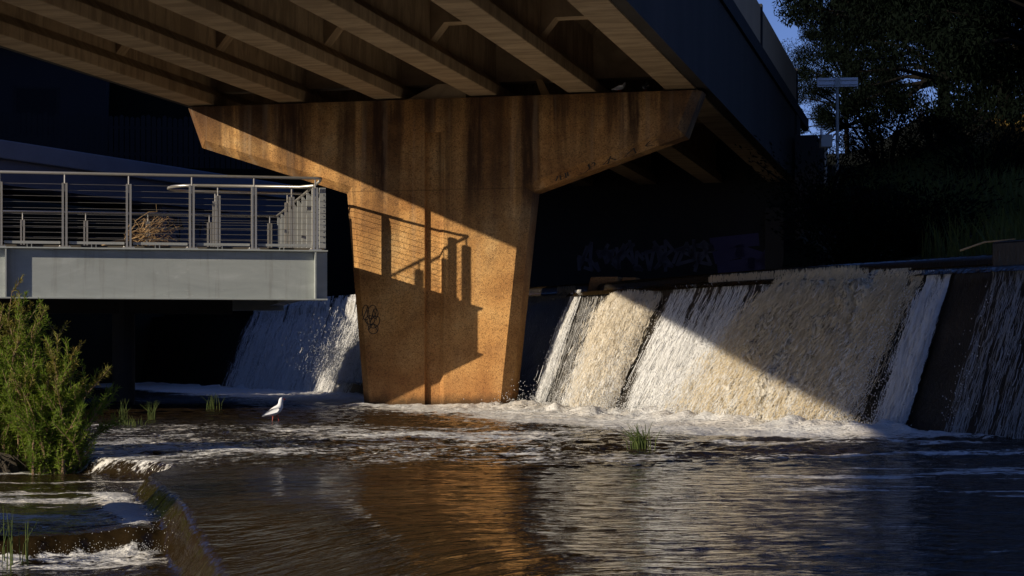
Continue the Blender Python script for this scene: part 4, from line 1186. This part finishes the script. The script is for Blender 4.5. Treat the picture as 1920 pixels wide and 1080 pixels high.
tag(npmesh('grass', V, np.concatenate([b+np.array([[0, 1, 2, 3]]), b+np.array([[3, 2, 4, 5]])]), M['grass']), 'long dark green grass covering the right bank', 'grass', None, 'stuff')

# needle-leaved shrub at left
def bottle_shrub(loc, seed, H, R, nst, label):
    r = random.Random(seed); q = np.random.default_rng(seed)
    root = empty('shrub', loc); tag(root, label, 'shrub')
    st = MB(); C = []; Dv = []; tipC = []; tipD = []
    for k in range(nst):
        a = r.uniform(0, 6.283); out = R*r.uniform(.05, 1.0); hz = H*(1-.55*(out/R)**1.5)*r.uniform(.6, 1.02) if k % 4 else H*r.uniform(.08, .4)
        base = Vector((r.uniform(-.22, .22), r.uniform(-.15, .15), -.25))
        tip = Vector((math.cos(a)*out, math.sin(a)*out*.8, hz))
        pts = []
        for i in range(8):
            t = i/7; p = base.lerp(tip, t); p.x += math.sin(t*3+k)*.05; p.z += .18*math.sin(t*math.pi)*(out/R)*.6; pts.append(p)
        st.tube(pts, [.018-.0021*i for i in range(8)], 5)
        for i in range(15):
            t = r.uniform(.03, 1.0)**.9; i0 = min(6, int(t*7)); p = pts[i0].lerp(pts[i0+1], t*7-i0)
            main_d = (pts[i0+1]-pts[i0]).normalized()
            d = (main_d*.7+Vector((r.uniform(-1, 1), r.uniform(-1, 1), r.uniform(-.1, .9)))*.8).normalized()
            L = r.uniform(.12, .34); e = p+d*L+Vector((0, 0, .05))
            st.tube([p, p.lerp(e, .5)-Vector((0, 0, .01)), e], [.006, .004, .002], 4)
            nl = int(L*250)
            tt = q.random(nl)
            pc = np.array(p)[None]+np.outer(tt, np.array(e-p))
            rv = q.normal(0, 1, (nl, 3)); dirs = np.array(d)[None]*.75+rv/np.linalg.norm(rv, axis=1, keepdims=True)*.75
            if e.z > .72*H and r.random() < .55: tipC.append(pc); tipD.append(dirs)
            else: C.append(pc); Dv.append(dirs)
    st.build('stems', M['twig'], root)
    C = np.concatenate(C); Dv = np.concatenate(Dv)
    leaf_mesh('foliage', C, Dv, q.uniform(.045, .085, len(C)), q.uniform(.006, .012, len(C)), M['leafb'], root, q)
    C = np.concatenate(tipC); Dv = np.concatenate(tipD)
    leaf_mesh('young_tips', C, Dv, q.uniform(.04, .075, len(C)), q.uniform(.006, .011, len(C)), M['leaft'], root, q)
    return root
b1 = at(20, 835, 18.2); bottle_shrub((b1.x-.12, 18.6, -.1), 3, 1.76, .80, 58, 'tallest green needle-leaved shrub at the left edge of the water')
b2 = at(115, 850, 17.9); bottle_shrub((b2.x-.10, 18.1, -.1), 4, 1.12, .52, 38, 'smaller green needle-leaved shrub leaning out over the little lip')
# dark root mound at the foot of the tallest shrub
m = MB(); n = 30; x, y = b1.x-.28, 18.3; vs = [(x, y, -.02)]; fs = []
for j, (f1, z) in enumerate(((.3, -.03), (.6, -.06), (.85, -.13), (1.1, -.35))):
    for k in range(n):
        a = k/n*6.283; q = .36*f1*(1+rnd.uniform(-.25, .25)); vs.append((x+math.cos(a)*q, y+math.sin(a)*q*.6, z+rnd.uniform(-.045, .045)))
for k in range(n): fs.append((0, 1+k, 1+(k+1) % n))
for j in range(3):
    for k in range(n): fs.append((1+j*n+k, 1+(j+1)*n+k, 1+(j+1)*n+(k+1) % n, 1+j*n+(k+1) % n))
for k in range(40):
    a = rnd.uniform(0, 6.283); q = rnd.uniform(.05, .36); px_, py_ = x+math.cos(a)*q, y+math.sin(a)*q*.6-.05
    m.v += []; m.tube([(px_, py_, -.14), (px_+rnd.uniform(-.07, .07), py_-.04, -.03), (px_+rnd.uniform(-.15, .15), py_-.08, -.16)], [.008, .006, .003], 4)
o = MB(); o.add(vs, fs); o.v += []
o.add(m.v, m.f)
tag(o.build('root_mound', M['ground']), 'dark tangled root mound under the tallest shrub', 'mound')

def reeds(px, py, D_, n, H, sp, seed, label, zbase=0., lean=0.):
    r = np.random.default_rng(seed)
    q = at(px, py, D_)
    m = MB()
    for k in range(n):
        x, y = r.normal(0, sp*.35), r.normal(0, sp*.35); h = H*r.uniform(.5, 1.05); a = r.normal(lean, .28); dy = r.normal(0, .2)
        pts = [(x, y, -.12), (x+h*.4*math.sin(a)*.6, y+dy*h*.2, h*.45), (x+h*math.sin(a), y+dy*h*.5, h*math.cos(a*.9))]
        m.tube(pts, [.005, .004, .0012], 4)
    o = m.build('reed_clump', M['reed']); o.location = (q.x, D_, zbase)
    return tag(o, label, 'reeds', 'reed clumps in the water')
reeds(1203, 845, 18.6, 60, .30, .16, 1, 'small green reed clump standing in the foam in front of the cascades', 0, -.2)
reeds(283, 787, 26.8, 22, .30, .14, 2, 'reed clump in dark water between the shrub and the gull, nearer the shrub', 0)
reeds(400, 768, 31.0, 22, .30, .2, 3, 'faint reed clump in dark water nearest the gull', 0)
reeds(231, 790, 25.8, 14, .34, .10, 4, 'reed clump just right of the shrub tip', 0)
reeds(247, 802, 24.5, 26, .16, .25, 5, 'low weed at the water line right of the shrubs', 0)
reeds(15, 1040, 11.9, 16, .42, .22, 6, 'thin tall reeds in the bottom left corner', -.4)

# ------------------------------------------------------------------ solar panel on its pole, and its cabinet
sp_ = at(1570, 292, 44); D_ = 44
spr = empty('solar_panel', (sp_.x, sp_.y, sp_.z), math.radians(-6)); tag(spr, 'white backed solar panel on a thin pole at the top of the right bank', 'solar panel')
k_ = D_/F
MB().tube([(0, 0, -1.0), (0, 0, 130*k_)], .04, 10).build('pole', M['galv'], spr)
pz = 129*k_
pn = MB(); pn.box(-37*k_, 38*k_, -.03, .01, pz, pz+17*k_); pn.build('panel', M['white'], spr, bevel=.006)
m = MB(); m.box(-35*k_, 36*k_, -.05, -.032, pz+3*k_, pz+4.3*k_); m.box(-35*k_, 36*k_, -.05, -.032, pz+11.5*k_, pz+12.8*k_); m.build('mounting_rail', M['galv'], spr)
m = MB(); m.box(-.06, .06, -.09, -.052, pz-.02, pz+16*k_); m.build('bracket', M['galv'], spr)
cbn = empty('cabinet', (sp_.x-24*k_, sp_.y-.3, sp_.z+.02), 0); tag(cbn, 'small grey equipment box beside the solar panel pole', 'cabinet')
MB().box(-11*k_, 11*k_, 0, .25, 12*k_, 36*k_).build('box', M['galv'], cbn, bevel=.02)
MB().box(-11*k_, -7*k_, .05, .1, 36.2*k_, 46*k_).build('marker', M['white'], cbn)
MB().tube([(0, .12, -.8), (0, .12, 12*k_)], .035, 8).build('post', M['galv'], cbn)

# ------------------------------------------------------------------ light, sky, camera
Ld = Vector((1.8, 1.0, -.65))
el = math.atan2(.65, math.hypot(1.8, 1.0))
sun = bpy.data.lights.new('sun', 'SUN'); sun.energy = 5.0; sun.angle = math.radians(.5); sun.color = (1.0, .88, .70)
so = bpy.data.objects.new('sun', sun); COL.objects.link(so); so.rotation_euler = Ld.to_track_quat('-Z', 'Y').to_euler()
w = bpy.data.worlds.new('World'); sc.world = w; w.use_nodes = True
nt = w.node_tree; nt.nodes.clear()
sky = nt.nodes.new('ShaderNodeTexSky'); sky.sky_type = 'NISHITA'; sky.sun_disc = False
sky.sun_elevation = el; sky.sun_rotation = math.atan2(-1.8, -1.0); sky.ozone_density = 3.5; sky.air_density = 1.0; sky.dust_density = .4
bg = nt.nodes.new('ShaderNodeBackground'); bg.inputs['Strength'].default_value = .05
wo = nt.nodes.new('ShaderNodeOutputWorld')
# thin cloud
tc = nt.nodes.new('ShaderNodeTexCoord'); mp = nt.nodes.new('ShaderNodeMapping'); mp.inputs['Scale'].default_value = (2, 2, 6)
nz = nt.nodes.new('ShaderNodeTexNoise'); nz.inputs['Scale'].default_value = 3; nz.inputs['Detail'].default_value = 6
rp = nt.nodes.new('ShaderNodeValToRGB'); rp.color_ramp.elements[0].position = .5; rp.color_ramp.elements[1].position = .75
mxn = nt.nodes.new('ShaderNodeMix'); mxn.data_type = 'RGBA'; mxn.inputs[7].default_value = (9, 9.5, 10.5, 1)
mm = nt.nodes.new('ShaderNodeMath'); mm.operation = 'MULTIPLY'; mm.inputs[1].default_value = .5
sz = nt.nodes.new('ShaderNodeSeparateXYZ'); nt.links.new(tc.outputs['Generated'], sz.inputs[0])
lowm = nt.nodes.new('ShaderNodeMapRange'); lowm.inputs['From Min'].default_value = .10; lowm.inputs['From Max'].default_value = .30; lowm.inputs['To Min'].default_value = .62; lowm.inputs['To Max'].default_value = 0
nt.links.new(sz.outputs[2], lowm.inputs[0])
ma = nt.nodes.new('ShaderNodeMath'); ma.operation = 'MAXIMUM'
nt.links.new(tc.outputs['Generated'], mp.inputs['Vector']); nt.links.new(mp.outputs[0], nz.inputs['Vector']); nt.links.new(nz.outputs['Fac'], rp.inputs[0])
nt.links.new(rp.outputs[0], mm.inputs[0]); nt.links.new(mm.outputs[0], ma.inputs[0]); nt.links.new(lowm.outputs[0], ma.inputs[1]); nt.links.new(ma.outputs[0], mxn.inputs[0]); nt.links.new(sky.outputs[0], mxn.inputs[6])
tn = nt.nodes.new('ShaderNodeMix'); tn.data_type = 'RGBA'; tn.blend_type = 'MULTIPLY'; tn.inputs[0].default_value = 1; tn.inputs[7].default_value = (.50, .72, 1.35, 1)
nt.links.new(mxn.outputs[2], tn.inputs[6]); nt.links.new(tn.outputs[2], bg.inputs[0]); nt.links.new(bg.outputs[0], wo.inputs[0])

cam = bpy.data.cameras.new('camera'); co = bpy.data.objects.new('camera', cam); COL.objects.link(co)
co.location = (0, 0, CAMZ); co.rotation_euler = (math.radians(90), 0, 0)
cam.sensor_width = 36; cam.lens = 36*F/1920; cam.shift_y = (HOR-540)/1920
cam.clip_start = .1; cam.clip_end = 3000
sc.camera = co
sc.view_settings.view_transform = 'Standard'; sc.view_settings.look = 'None'; sc.view_settings.gamma = 1; sc.view_settings.exposure = .15
sc.render.engine = 'CYCLES'
sc.cycles.max_bounces = 8; sc.cycles.transparent_max_bounces = 12; sc.cycles.use_denoising = True
sc.cycles.sample_clamp_indirect = 4; sc.cycles.blur_glossy = 1.0
